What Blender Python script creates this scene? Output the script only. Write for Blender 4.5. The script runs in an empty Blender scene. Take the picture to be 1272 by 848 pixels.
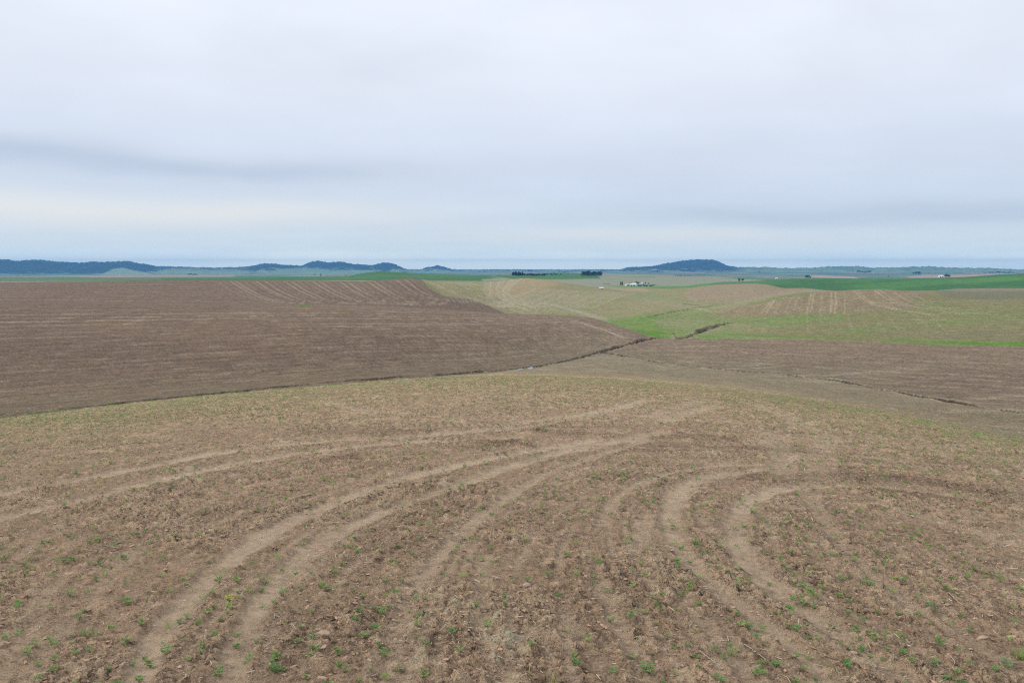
import bpy, math, random
import numpy as np
from math import radians, pi
rng = np.random.default_rng(7); random.seed(7)
scn = bpy.context.scene
COL = scn.collection

# ------------------------------------------------------------------ camera
CAMZ = 4.2
F = 28.0 / 36.0 * 1272.0            # focal length in photograph pixels
PITCH = math.atan(93.0 / F)
CP, SP = math.cos(PITCH), math.sin(PITCH)
cam_d = bpy.data.cameras.new('camera'); cam = bpy.data.objects.new('camera', cam_d); COL.objects.link(cam)
cam_d.lens = 28; cam_d.sensor_width = 36; cam_d.clip_start = 0.1; cam_d.clip_end = 60000
cam.location = (0, 0, CAMZ); cam.rotation_euler = (pi / 2 - PITCH, 0, 0)
scn.camera = cam
scn.view_settings.view_transform = 'Standard'; scn.view_settings.look = 'None'
scn.view_settings.exposure = 0.0; scn.view_settings.gamma = 1.0
scn.render.engine = 'CYCLES'
scn.cycles.volume_bounces = 0
scn.cycles.use_denoising = False
scn.cycles.use_adaptive_sampling = False
scn.cycles.filter_width = 1.15

def lin(c):
    c = np.asarray(c, float) / 255.0
    return np.where(c <= 0.04045, c / 12.92, ((c + 0.055) / 1.055) ** 2.4)

# ------------------------------------------------------------------ node helper
class NT:
    def __init__(s, tree): s.t = tree; s.n = tree.nodes; s.l = tree.links
    def node(s, typ, **kw):
        n = s.n.new(typ)
        for k, v in kw.items(): setattr(n, k, v)
        return n
    def put(s, sock, v):
        if isinstance(v, bpy.types.NodeSocket): s.l.new(v, sock)
        elif v is not None: sock.default_value = v
    def math(s, op, a, b=None, c=None, clamp=False):
        n = s.node('ShaderNodeMath', operation=op, use_clamp=clamp)
        for i, v in enumerate((a, b, c)): s.put(n.inputs[i], v)
        return n.outputs[0]
    def vmath(s, op, a, b=None):
        n = s.node('ShaderNodeVectorMath', operation=op)
        s.put(n.inputs[0], a); s.put(n.inputs[1], b)
        return n.outputs[0]
    def mix(s, fac, a, b, typ='MIX'):
        n = s.node('ShaderNodeMix', data_type='RGBA', blend_type=typ)
        s.put(n.inputs[0], fac); s.put(n.inputs[6], a); s.put(n.inputs[7], b)
        return n.outputs[2]
    def noise(s, vec, scale, detail=4, rough=0.55, dist=0.0):
        n = s.node('ShaderNodeTexNoise')
        s.put(n.inputs['Vector'], vec); n.inputs['Scale'].default_value = scale
        n.inputs['Detail'].default_value = detail; n.inputs['Roughness'].default_value = rough
        n.inputs['Distortion'].default_value = dist
        return n.outputs['Fac']
    def mapr(s, v, a, b, c=0.0, d=1.0, smooth=False):
        n = s.node('ShaderNodeMapRange', clamp=True)
        if smooth: n.interpolation_type = 'SMOOTHSTEP'
        s.put(n.inputs[0], v)
        for i, q in enumerate((a, b, c, d)): n.inputs[i + 1].default_value = q
        return n.outputs[0]
    def comb(s, x, y, z):
        n = s.node('ShaderNodeCombineXYZ')
        for i, v in enumerate((x, y, z)): s.put(n.inputs[i], v)
        return n.outputs[0]
    def ramp(s, v, pts):
        n = s.node('ShaderNodeValToRGB'); e = n.color_ramp.elements
        while len(e) < len(pts): e.new(0.5)
        for el, (p, c) in zip(e, pts): el.position = p; el.color = (*c, 1)
        s.put(n.inputs[0], v); return n.outputs[0]

# ------------------------------------------------------------------ sky and sun
SUN_EL, SUN_AZ = radians(31), radians(-72)     # azimuth from +Y towards +X
w = bpy.data.worlds.new('World'); scn.world = w; w.use_nodes = True
w.node_tree.nodes.clear(); N = NT(w.node_tree)
sky = N.node('ShaderNodeTexSky', sky_type='NISHITA'); sky.sun_disc = False
sky.sun_elevation = SUN_EL; sky.sun_rotation = SUN_AZ
tc = N.node('ShaderNodeTexCoord'); d = tc.outputs['Generated']
sep = N.node('ShaderNodeSeparateXYZ'); N.l.new(d, sep.inputs[0]); dx, dy, dz = sep.outputs
el = N.math('MULTIPLY', N.math('ARCSINE', dz), 180 / pi)            # elevation in degrees
az = N.math('MULTIPLY', N.math('ARCTAN2', dx, dy), 180 / pi)
# stretched low bands, and a flat cloud deck seen in perspective
wob = N.noise(N.comb(dx, dy, N.math('MULTIPLY', dz, 3.0)), 2.2, 3, 0.5)
el2 = N.math('ADD', el, N.math('MULTIPLY', N.math('SUBTRACT', wob, 0.5), 3.0))
def g3(r, g, b): return tuple(lin((r, g, b)))
base = N.ramp(N.math('DIVIDE', el2, 30.0, clamp=True), [
    (0.0, g3(250, 255, 246)), (0.025, g3(220, 234, 240)), (0.10, g3(208, 221, 235)), (0.17, g3(206, 218, 235)),
    (0.235, g3(210, 220, 236)), (0.36, g3(222, 229, 242)), (0.55, g3(230, 236, 247)), (1.0, g3(230, 236, 248))])
den = N.math('ADD', N.math('MAXIMUM', dz, 0.0), 0.09)
deck = N.comb(N.math('DIVIDE', dx, den), N.math('DIVIDE', dy, den), 0.0)
n1 = N.noise(deck, 1.5, 5, 0.5, 0.2)
n2 = N.noise(N.comb(N.math('MULTIPLY', dx, 1.0), dy, N.math('MULTIPLY', dz, 6.0)), 3.2, 4, 0.5, 0.2)
mod = N.math('ADD', N.math('MULTIPLY', N.math('SUBTRACT', n1, 0.5), 0.10), N.math('MULTIPLY', N.math("SUBTRACT", n2, 0.5), 0.10))
n3 = N.noise(N.comb(dx, dy, N.math('MULTIPLY', dz, 2.0)), 4.5, 4, 0.5, 0.3)
mod = N.math('ADD', mod, N.math('MULTIPLY', N.math('SUBTRACT', n3, 0.5), N.mapr(el, 4, 16, 0.05, 0.24)))
def band(v, c, wd):
    q = N.math('DIVIDE', N.math('SUBTRACT', v, c), wd)
    return N.math('EXPONENT', N.math('MULTIPLY', N.math('MULTIPLY', q, q), -1.0))
bleft = N.math('MULTIPLY', band(el2, 6.6, 0.9), N.mapr(az, 5, -25, 0, 1, True))
bright = N.math('MULTIPLY', band(el2, 3.4, 0.9), N.mapr(az, -8, 22, 0, 1, True))
cream = N.math('MULTIPLY', band(el2, 3.6, 1.15), N.mapr(az, 6, -22, 0, 1, True))
cream2 = N.math('MULTIPLY', band(el2, 1.9, 0.55), N.math('MULTIPLY', band(az, 10, 14), 0.7))
mod = N.math('SUBTRACT', mod, N.math('MULTIPLY', bleft, 0.15))
mod = N.math('SUBTRACT', mod, N.math('MULTIPLY', bright, 0.11))
val = N.math('ADD', 1.095, mod)
val = N.math('ADD', val, N.math('MULTIPLY', band(el, 0.0, 0.9), 0.42))
sb = N.math('MAXIMUM', N.math('SUBTRACT', 1.06, val), 0.0)               # thicker cloud is also bluer
base = N.mix(N.math('MULTIPLY', sb, 3.0, clamp=True), base, (*g3(192, 210, 236), 1))
cl = N.vmath('SCALE', base); cl_n = cl.node; N.l.new(val, cl_n.inputs['Scale'])
cl = N.mix(N.math('MULTIPLY', N.math('ADD', cream, cream2, clamp=True), 0.95), cl, (*g3(239, 241, 241), 1))
clo = N.vmath('SCALE', cl); clo.node.inputs['Scale'].default_value = 10.0
skyc = N.mix(0.94, sky.outputs[0], clo)
bg = N.node('ShaderNodeBackground'); N.l.new(skyc, bg.inputs[0]); bg.inputs[1].default_value = 0.1
wo = N.node('ShaderNodeOutputWorld'); N.l.new(bg.outputs[0], wo.inputs[0])

sd = bpy.data.lights.new('sun', 'SUN'); sd.energy = 1.5; sd.angle = radians(10); sd.color = (1.0, 0.96, 0.9)
so = bpy.data.objects.new('sun', sd); COL.objects.link(so)
sdir = np.array([math.sin(SUN_AZ) * math.cos(SUN_EL), math.cos(SUN_AZ) * math.cos(SUN_EL), math.sin(SUN_EL)])
from mathutils import Vector, Matrix
so.rotation_euler = Vector(sdir).to_track_quat('Z', 'Y').to_euler()

EXPO = 1.0      # irradiance factor that photograph colours are divided by
def A(r, g, b, k=1.0): return lin((r, g, b)) * k / EXPO

# ------------------------------------------------------------------ numpy noise
def _h(ix, iy, s):
    n = (ix.astype(np.int64) * 374761393 + iy.astype(np.int64) * 668265263 + s * 1442695041) & 0xffffffff
    n = ((n ^ (n >> 13)) * 1274126177) & 0xffffffff
    n = ((n ^ (n >> 16)) * 2246822519) & 0xffffffff
    return ((n ^ (n >> 15)) & 0xffffff).astype(np.float32) / 16777216.0
def vnoise(x, y, s=0):
    ix = np.floor(x); iy = np.floor(y); fx = (x - ix).astype(np.float32); fy = (y - iy).astype(np.float32)
    ux = fx * fx * (3 - 2 * fx); uy = fy * fy * (3 - 2 * fy)
    a = _h(ix, iy, s); b = _h(ix + 1, iy, s); c = _h(ix, iy + 1, s); e = _h(ix + 1, iy + 1, s)
    return a + (b - a) * ux + (c - a) * uy + (a - b - c + e) * ux * uy - 0.5
def fbm(x, y, o=4, s=0, g=0.5):
    t = 0; a = 1.0; n = 0
    for i in range(o):
        t = t + a * vnoise(x * 2 ** i + 17.3 * i, y * 2 ** i - 9.1 * i, s + i); n += a; a *= g
    return t / n * 2
def worley(x, y, s=0):
    ix = np.floor(x); iy = np.floor(y); f1 = np.full(x.shape, 9.0, np.float32); idv = np.zeros(x.shape, np.float32)
    for a in (-1, 0, 1):
        for b in (-1, 0, 1):
            cx = ix + a; cy = iy + b
            px = cx + _h(cx, cy, s); py = cy + _h(cx, cy, s + 5)
            dd = np.hypot(px - x, py - y).astype(np.float32); m = dd < f1
            f1 = np.where(m, dd, f1); idv = np.where(m, _h(cx, cy, s + 9), idv)
    return f1, idv
def sstep(x, a, b):
    t = np.clip((x - a) / (b - a), 0, 1); return t * t * (3 - 2 * t)

# ------------------------------------------------------------------ terrain from measured sight lines
def ray(px, py):                    # photograph pixel -> azimuth, tangent of depression
    px = np.asarray(px, float); py = np.asarray(py, float)
    rt = (px - 636) / F; up = (424 - py) / F
    X = rt; Y = CP + up * SP; Z = -SP + up * CP
    return np.arctan2(X, Y), -Z / np.hypot(X, Y)
DTH = radians(0.02); THD = np.arange(-pi, pi, DTH)
def gsm(a, sig):
    if sig <= 0: return a
    n = int(sig * 4) + 1; k = np.exp(-0.5 * (np.arange(-n, n + 1) / sig) ** 2); k /= k.sum()
    return np.convolve(np.concatenate([a[-n:], a, a[:n]]), k, 'valid')
def curve(pts, spx=4):
    p = np.array(sorted(pts), float); th, T = ray(p[:, 0], p[:, 1])
    Td = gsm(np.interp(THD, th, T, period=2 * pi), spx * 2.9)
    vd = gsm(np.interp(THD, th, np.log(p[:, 2]), period=2 * pi), max(spx, 10) * 2.9)
    return Td, vd
# foreground brow (x, y, distance)
cF = curve([(-600, 560, 75), (0, 521, 84), (200, 497.5, 92), (400, 479.5, 105), (500, 471.5, 112), (600, 465.5, 122), (700, 465, 135), (800, 471, 135), (900, 480, 130), (1000, 494, 118), (1100, 512, 104), (1272, 550, 82), (1900, 600, 70)], 12)
cG = curve([(-600, 556, 100), (0, 522, 112), (200, 499.5, 124), (400, 481, 150), (500, 473, 172), (600, 464, 208), (669, 456.5, 232), (706, 449.5, 252), (747, 440, 282), (794, 445, 272), (835, 453, 252), (879, 457.5, 238), (990, 468, 210), (1070, 478, 187), (1115, 488, 172), (1178, 499, 152), (1271, 514, 130), (1900, 590, 85)], 5)
cG2 = curve([(-600, 538, 125), (0, 509, 135), (200, 487, 155), (400, 468, 190), (500, 459, 215), (600, 447, 250), (700, 435, 290), (760, 428, 315), (820, 431, 310), (900, 438, 285), (1000, 447, 255), (1100, 458, 225), (1272, 480, 180), (1900, 520, 140)], 10)
c3a = curve([(-600, 420, 230), (0, 415, 240), (370, 412, 260), (600, 408, 305), (700, 406, 345), (760, 410, 345), (820, 424, 330), (900, 428, 305), (1000, 430, 290), (1100, 434, 270), (1272, 441, 240), (1900, 450, 220)], 10)
c3 = curve([(-600, 380, 360), (0, 377, 370), (370, 378, 390), (480, 380.5, 400), (560, 385, 405), (600, 388, 410), (656, 390.5, 415), (700, 391.5, 410), (732, 394, 402), (757, 401, 390), (782, 410, 372), (807, 418, 356), (820, 420, 352), (900, 421, 330), (1000, 423, 312), (1100, 426, 292), (1200, 430, 272), (1272, 431, 262), (1900, 436, 250)], 4)
c3h = curve([(-600, 378, 430), (0, 376, 440), (370, 378, 460), (480, 381, 480), (560, 389, 490), (600, 394, 490), (656, 398, 490), (700, 400, 490), (757, 404, 470), (807, 413, 400), (850, 413, 395), (900, 409, 400), (1000, 409, 380), (1272, 414, 330), (1900, 420, 310)], 6)
c3b = curve([(-600, 366, 520), (0, 364, 520), (370, 364, 520), (480, 363, 530), (540, 367, 540), (580, 377, 545), (630, 388, 560), (700, 392, 580), (757, 394, 560), (807, 400, 480), (850, 400, 470), (908, 398, 470), (1000, 394, 450), (1272, 398, 400), (1900, 402, 390)], 6)
c4 = curve([(-600, 352, 640), (0, 351, 640), (130, 349.3, 640), (250, 348.3, 640), (400, 349, 640), (450, 350, 640), (480, 347.5, 640), (510, 345.7, 640), (526, 347.2, 645), (545, 350, 660), (575, 354, 690), (600, 356, 720), (640, 364, 730), (680, 372, 730), (720, 380, 720), (760, 383, 690), (800, 383, 640), (850, 386, 590), (908, 382, 580), (940, 376, 580), (957, 370.5, 580), (996, 364, 580), (1035, 361.4, 580), (1067, 359.8, 580), (1093, 359, 580), (1119, 361, 580), (1142, 363.5, 580), (1170, 368, 570), (1190, 371.5, 560), (1272, 374, 540), (1900, 374, 520)], 3)
c4h = curve([(-600, 356, 850), (0, 355, 850), (400, 354, 850), (500, 353, 850), (560, 353, 820), (600, 352.5, 830), (640, 352, 850), (680, 358, 830), (720, 365, 810), (752, 371, 790), (800, 374, 760), (850, 372, 740), (900, 368, 740), (957, 368, 740), (996, 367, 740), (1060, 366, 740), (1142, 366, 730), (1190, 368, 700), (1272, 369, 690), (1900, 369, 680)], 5)
c5a = curve([(-600, 352, 1000), (0, 351.5, 1000), (500, 350, 1000), (560, 350.5, 960), (600, 350.3, 960), (620, 349.4, 960), (635, 346.8, 960), (654, 345.4, 960), (677, 347.2, 960), (705, 351.8, 960), (733, 356.3, 950), (752, 359.8, 940), (780, 365.5, 880), (800, 367, 860), (830, 364.5, 860), (860, 361.5, 860), (938, 358, 860), (973, 361, 850), (1028, 363, 850), (1142, 364.5, 850), (1190, 363, 850), (1272, 363, 850), (1900, 363, 850)], 3)
c5 = curve([(-600, 351, 1150), (0, 350, 1150), (500, 349, 1150), (600, 349.8, 1120), (654, 349, 1120), (705, 355, 1120), (745, 358.6, 1120), (780, 361, 1080), (800, 360.5, 1050), (830, 358.6, 1020), (860, 356.6, 1000), (892, 353.4, 980), (938, 352, 980), (957, 354, 980), (973, 358, 980), (999, 357.6, 980), (1028, 360.8, 980), (1060, 362, 980), (1142, 361.7, 980), (1161, 360.8, 980), (1190, 358.5, 980), (1272, 358, 980), (1900, 357, 980)], 3)
c5h = curve([(-600, 350, 1350), (0, 349.5, 1350), (450, 348.5, 1350), (600, 349, 1350), (700, 354, 1300), (745, 356.6, 1280), (800, 357, 1270), (860, 356, 1260), (892, 354.5, 1250), (938, 355, 1250), (973, 359, 1250), (1028, 361.5, 1250), (1142, 361, 1250), (1272, 359, 1250), (1900, 359, 1250)], 5)
c6 = curve([(-600, 346, 1900), (0, 345.5, 1900), (130, 345, 1900), (250, 346, 1900), (360, 344, 1900), (421, 345, 1900), (451, 339.3, 1900), (473, 336.6, 1900), (499, 338.4, 1900), (536, 340.3, 1900), (587, 342, 1900), (620, 341.3, 1900), (660, 343.5, 1900), (700, 343, 1900), (745, 346, 1900), (800, 348, 1900), (860, 349.3, 1850), (900, 350.3, 1800), (940, 349.6, 1700), (982, 346.2, 1700), (1010, 345, 1700), (1038, 345.8, 1700), (1113, 346.5, 1700), (1168, 345, 1700), (1204, 343.7, 1700), (1240, 341, 1700), (1272, 339.5, 1700), (1900, 338, 1700)], 3)
c6h = curve([(-600, 346.5, 2300), (0, 346, 2300), (360, 345.5, 2300), (473, 345, 2300), (587, 343, 2300), (640, 341, 2300), (700, 338.8, 2300), (730, 340.6, 2300), (745, 342.5, 2300), (800, 344, 2300), (860, 345.6, 2300), (900, 346.5, 2300), (1000, 348, 2300), (1272, 345, 2300), (1900, 345, 2300)], 4)
c7 = curve([(-600, 344.5, 3200), (0, 344.5, 3200), (230, 344, 3200), (400, 343, 3200), (640, 342, 3200), (700, 341, 3200), (745, 339.3, 3200), (800, 341, 3200), (860, 343, 3200), (900, 344, 3200), (960, 346, 3200), (1040, 345.6, 3200), (1140, 344, 3200), (1272, 343.5, 3200), (1900, 343, 3200)], 4)
c7b = curve([(-600, 342, 5000), (0, 342.5, 5000), (400, 341, 5000), (640, 340.2, 5000), (800, 340.8, 5000), (900, 341.5, 5000), (1100, 342, 5000), (1272, 341, 5000), (1900, 341, 5000)], 4)
c8 = curve([(-600, 340, 7600), (0, 341, 7600), (400, 340, 7600), (600, 339, 7600), (800, 338.2, 7600), (900, 338.5, 7600), (1272, 338.3, 7600), (1900, 338, 7600)], 4)
SKY = [(-600, 324), (-400, 328), (-200, 321), (0, 322), (23, 324.4), (45, 323), (65, 324.6), (96, 327), (113, 325.6), (161, 324.6), (181, 328), (196, 331), (267, 332.7), (302, 332), (320, 329.4), (329, 326.7), (343, 328.4), (375, 330.4), (385.5, 326), (395.5, 324), (405.6, 326), (423, 325), (436, 327.7), (461, 329.7), (476, 326), (488.6, 327.7), (503.7, 334.5), (521, 335.7), (531, 332), (544, 330), (555, 332.7), (566, 336.6), (600, 337), (630, 337.4), (700, 337.2), (769, 336), (780, 332), (808, 331), (827, 327), (860, 322.8), (865, 322.3), (886, 322.8), (895, 326), (904, 330.4), (916, 332), (954, 332), (982, 333.6), (1006, 333), (1033, 331), (1067, 331), (1076, 332.6), (1109, 333), (1153, 331), (1175, 333), (1222, 333), (1266, 335.5), (1400, 334), (1600, 329), (1900, 333)]
c9 = curve([(x, y, 10500) for x, y in SKY], 0.8)
c9h = curve([(-600, 337.6, 11800), (1900, 337.6, 11800)], 4)
c10 = curve([(-600, 337, 13000), (1900, 337, 13000)], 4)
CURVES = [cF, cG, cG2, c3a, c3, c3h, c3b, c4, c4h, c5a, c5, c5h, c6, c6h, c7, c7b, c8, c9, c9h, c10]

# grid columns and rows
tin = np.arctan(np.arange(-656, 657, 1.7) / F)                  # even spacing across the view
out1 = np.linspace(tin[-1], radians(52), 52)[1:]
out2 = np.linspace(radians(52), pi, 40)[1:]
TH = np.concatenate([-out2[::-1], -out1[::-1], tin, out1, out2]); TH[0] = -pi; TH[-1] = pi
vs = [math.log(0.3)]
while vs[-1] < math.log(12900):
    r = math.exp(vs[-1])
    if r < 6: dv = 0.06
    elif r < 7.5: dv = 0.01
    else: dv = min(r / 3343 * 1.05, 0.0062 if r < 520 else 0.0088)
    vs.append(vs[-1] + dv)
V = np.array(vs); RR = np.exp(V); NR, NC = len(V), len(TH)
print('grid', NR, NC, NR * NC)

def col(cv): return np.interp(TH, THD, cv[0]), np.interp(TH, THD, cv[1])
KT, KV = zip(*[col(c) for c in CURVES]); KT = np.array(KT); KV = np.array(KV)
KV = np.maximum.accumulate(KV + np.arange(len(KV))[:, None] * 1e-5, axis=0)
Rf = np.exp(KV[0]); bF = CAMZ / Rf ** 2; aF = KT[0] - 2 * CAMZ / Rf
def fore(r, a, b): return CAMZ / r + a + b * r
def pchip(x, y, q):
    h = np.diff(x); dl = np.diff(y) / h; m = np.zeros_like(y)
    w1 = 2 * h[1:] + h[:-1]; w2 = h[1:] + 2 * h[:-1]
    ok = dl[:-1] * dl[1:] > 0
    den = np.where(ok, w1 / np.where(ok, dl[:-1], 1) + w2 / np.where(ok, dl[1:], 1), 1)
    m[1:-1] = np.where(ok, (w1 + w2) / den, 0); m[0] = dl[0]; m[-1] = dl[-1]
    i = np.clip(np.searchsorted(x, q) - 1, 0, len(x) - 2); t = (q - x[i]) / h[i]
    return ((1 + 2 * t) * (1 - t) ** 2 * y[i] + t * (1 - t) ** 2 * h[i] * m[i] + t * t * (3 - 2 * t) * y[i + 1] + t * t * (t - 1) * h[i] * m[i + 1])
TT = np.zeros((NR, NC))
for c in range(NC):
    r0 = Rf[c] * np.array([0.55, 0.78]); kx = np.concatenate([np.log(r0), KV[:, c]])
    ky = np.concatenate([fore(r0, aF[c], bF[c]), KT[:, c]])
    p = pchip(kx, ky, V); fo = fore(RR, aF[c], bF[c])
    wb = sstep(RR / Rf[c], 0.6, 0.95); TT[:, c] = fo * (1 - wb) + p * wb
R2 = RR[:, None] * np.ones(NC)[None]; T2 = TH[None] * np.ones(NR)[:, None]
X = R2 * np.sin(T2); Y = R2 * np.cos(T2); Z = CAMZ - R2 * TT
# the slope continues under the photographer instead of dipping to a point
flat = np.clip(R2 / 6.0, 0, 1); Z = np.where(R2 < 6, -(aF[None] * R2 + bF[None] * R2 ** 2), Z)
Dp = Y * CP - (Z - CAMZ) * SP; Dp = np.where(Dp > 0.1, Dp, 0.1)
PX = 636 + F * X / Dp; PY = 424 - F * (Y * SP + (Z - CAMZ) * CP) / Dp
PX = np.where(np.abs(T2) > radians(75), 9999 * np.sign(T2), PX)
def rng_of(cv): return np.exp(np.interp(TH, THD, cv[1]))[None]
rF, rG, rG2, r3, r3h, r4, r4h, r5a, r5, r5h, r6, r6h, r7, r8, r9 = [rng_of(c) for c in (cF, cG, cG2, c3, c3h, c4, c4h, c5a, c5, c5h, c6, c6h, c7, c8, c9)]

def hit(px, py, rmin=0.0, which='first'):
    """first place where the sight line of a photograph pixel meets the ground"""
    th, T = ray(px, py); ci = np.interp(th, TH, np.arange(NC)); c0 = min(int(ci), NC - 2); f = ci - c0
    Tc = TT[:, c0] * (1 - f) + TT[:, c0 + 1] * f
    s = (RR >= max(rmin, 1.0)); idx = np.nonzero(s & (Tc <= T))[0]
    if len(idx) == 0:
        i = np.nonzero(s)[0][np.argmin(Tc[s])]; r = RR[i]
    else:
        i = idx[0]
        if i > 0 and Tc[i - 1] > T:
            k = (Tc[i - 1] - T) / (Tc[i - 1] - Tc[i]); r = math.exp(V[i - 1] + k * (V[i] - V[i - 1]))
        else: r = RR[i]
    return np.array([r * math.sin(th), r * math.cos(th)])

def nearline(pts_px, wid, rmin=0, rmax=1e9, world=None):
    """distance field (index box, distance, length along) of a line given by photograph pixels"""
    if world is None:
        q = np.array(pts_px, float); L = np.concatenate([[0], np.cumsum(np.hypot(*np.diff(q, axis=0).T))])
        n = max(2, int(L[-1] / 9)); s = np.linspace(0, L[-1], n)
        sx = np.interp(s, L, q[:, 0]); sy = np.interp(s, L, q[:, 1])
        if n > 6:
            k = np.array([1, 2, 1]) / 4
            for _ in range(3): sx[1:-1] = np.convolve(sx, k, 'valid'); sy[1:-1] = np.convolve(sy, k, 'valid')
        W = np.array([hit(a, b, rmin) for a, b in zip(sx, sy)])
        if n > 6:
            for _ in range(2): W[1:-1] = (W[:-2] + 2 * W[1:-1] + W[2:]) / 4
    else: W = np.array(world, float)
    res = []
    al = 0.0
    for a, b in zip(W[:-1], W[1:]):
        th = np.arctan2([a[0], b[0]], [a[1], b[1]]); rr = np.hypot([a[0], b[0]], [a[1], b[1]])
        mt = wid / rr.min() * 1.2; 
        c0, c1 = np.searchsorted(TH, [th.min() - mt, th.max() + mt]); i0, i1 = np.searchsorted(RR, [max(0.3, rr.min() - wid * 1.2), rr.max() + wid * 1.2])
        L = np.hypot(*(b - a))
        if i1 > i0 and c1 > c0 and L > 1e-6:
            x = X[i0:i1, c0:c1]; y = Y[i0:i1, c0:c1]
            t = np.clip(((x - a[0]) * (b[0] - a[0]) + (y - a[1]) * (b[1] - a[1])) / L ** 2, 0, 1)
            dd = np.hypot(x - a[0] - t * (b[0] - a[0]), y - a[1] - t * (b[1] - a[1]))
            res.append((slice(i0, i1), slice(c0, c1), dd, al + t * L))
        al += L
    return res, W
def linemask(pts, wid, rmin=0, soft=1.0, world=None, grow=False):
    """0..1 mask around the line, wid = half width in metres"""
    M = {}
    out = np.zeros((NR, NC), np.float32)
    res, W = nearline(pts, wid * (2.2 if not grow else 5), rmin, world=world)
    for si, sc_, dd, al in res:
        if grow: dd = dd / np.clip(1 + (R2[si, sc_] - 11) / 20, 1, 2.6) * (1 + .5 * EDG[si, sc_])
        m = np.exp(-(dd / wid) ** (2 if not grow else 4) * soft).astype(np.float32)
        out[si, sc_] = np.maximum(out[si, sc_], m)
    return out, W
def poly(pts, feather=1.5, rlo=None, rhi=None, wob=0.0):
    """soft mask of a photograph polygon on the ground between two distances"""
    P = np.array(pts, float); out = np.zeros((NR, NC), np.float32)
    bx0, by0 = P.min(0) - feather * 3; bx1, by1 = P.max(0) + feather * 3
    m = (PX > bx0) & (PX < bx1) & (PY > by0) & (PY < by1)
    if rlo is not None: m &= R2 > rlo
    if rhi is not None: m &= R2 < rhi
    x = PX[m]; y = PY[m]
    if wob: y = y + wob * WOBN[m]; x = x + 4 * wob * WOBN[m]
    dm = np.full(x.shape, 1e9); ins = np.zeros(x.shape, bool)
    for a, b in zip(P, np.roll(P, -1, 0)):
        L2 = ((b - a) ** 2).sum() + 1e-9
        t = np.clip(((x - a[0]) * (b[0] - a[0]) + (y - a[1]) * (b[1] - a[1])) / L2, 0, 1)
        dm = np.minimum(dm, np.hypot(x - a[0] - t * (b[0] - a[0]), y - a[1] - t * (b[1] - a[1])))
        cr = ((a[1] > y) != (b[1] > y)) & (x < (b[0] - a[0]) * (y - a[1]) / (b[1] - a[1] + 1e-12) + a[0])
        ins ^= cr
    sd_ = np.where(ins, dm, -dm); out[m] = sstep(sd_, -feather, feather)
    return out
LU = np.log(R2)
WOBN = fbm(T2 * 60, LU * 22, 4, 31)

# ------------------------------------------------------------------ ground colour, relief, roughness
C = np.zeros((NR, NC, 3), np.float32)
REL = np.zeros((NR, NC), np.float32)      # extra relief in metres
CL = np.zeros((NR, NC), np.float32)       # how cloddy (0..1)
GRN = np.zeros((NR, NC), np.float32)      # how much green crop shows
def paint(mask, c, a=1.0):
    m = (mask * a)[..., None].astype(np.float32) if not np.isscalar(mask) else mask
    C[:] = C * (1 - m) + np.asarray(c, np.float32) * m
def between(a, b): return ((R2 >= a) & (R2 < b)).astype(np.float32)
NS1 = fbm(X / 9, Y / 9, 4, 3); NS2 = fbm(X / 40, Y / 40, 4, 5); NS3 = fbm(X / 160, Y / 160, 4, 8)
NSF = fbm(X / 1.2, Y / 1.2, 3, 11)

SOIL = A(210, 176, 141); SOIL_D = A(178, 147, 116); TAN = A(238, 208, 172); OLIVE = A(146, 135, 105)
BRN = A(139, 114, 90); GREEN_V = A(134, 150, 84); GREEN_B = A(116, 148, 58)
STR = A(188, 172, 142); DARK = A(58, 46, 40)
# everything starts as pale stubble-green farmland
paint(np.ones((NR, NC), np.float32), A(150, 145, 116))
# L0 foreground
mF = (R2 < rG).astype(np.float32)
paint(mF, SOIL)
paint(mF * sstep(R2 / rF, 0.22, 0.7), A(187, 163, 122), 0.9)
paint(mF * sstep(R2 / rF, 0.25, 0.75) * sstep(NS1 + 0.4 * NS2, -0.2, 0.45), A(168, 160, 108), 0.35)
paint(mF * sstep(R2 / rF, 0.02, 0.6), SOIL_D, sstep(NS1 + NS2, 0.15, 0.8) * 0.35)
paint(mF * sstep(R2 / rF, 0.75, 1.5) * sstep(PX, 560, 700), A(150, 135, 106), 0.85)
tC = (R2 - rG) / (r3 - rG)
# C field and near left hill
mC = between(rG, np.where(PX > 800, r3, r3h))
paint(mC, A(146, 126, 102)); left = 1 - sstep(PX, 560, 860)
paint(mC * left, BRN)
paint(mC * sstep(PX, 640, 760) * (1 - sstep(PX, 1080, 1260)) * (1 - sstep(tC, .05, .75)), A(144, 129, 102), .85)
STK_ = fbm(X / 14, Y / 4, 4, 141)
paint(mC * sstep(PX, 640, 720) * (1 - sstep(tC, .1, .6)) * sstep(STK_, .12, .4), STR, .5); paint(mF * sstep(R2 / rF, .95, 1.1) * sstep(PX, 600, 700) * sstep(STK_, .15, .45), STR, .35)
paint(mC * sstep(NS2 + NS1 * 0.6, -0.5, 0.6), A(120, 98, 80), 0.5)
paint(mC * (1 - sstep(R2, rG2 * 0.95, rG2 * 1.3)) * (1 - sstep(PX, 700, 800)), A(134, 124, 94), 0.4)
paint(mC * sstep(R2, r3 * 0.72, r3) * sstep(PX, 60, 500), A(150, 127, 102), 0.6)
# rear left brown hill
brp = poly([(-700, 400), (-700, 330), (500, 330), (526, 349), (534, 358), (552, 368), (584, 372), (606, 379), (628, 389), (640, 400)], 1.0, r3 * 1.02, r4h)
brp = np.maximum(brp, between(r3h * 0.9, r4h) * (PX < 480))
paint(brp, A(134, 111, 90)); paint(brp * sstep(NS2, -0.1, 0.6), A(126, 103, 84), 0.5)
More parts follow.
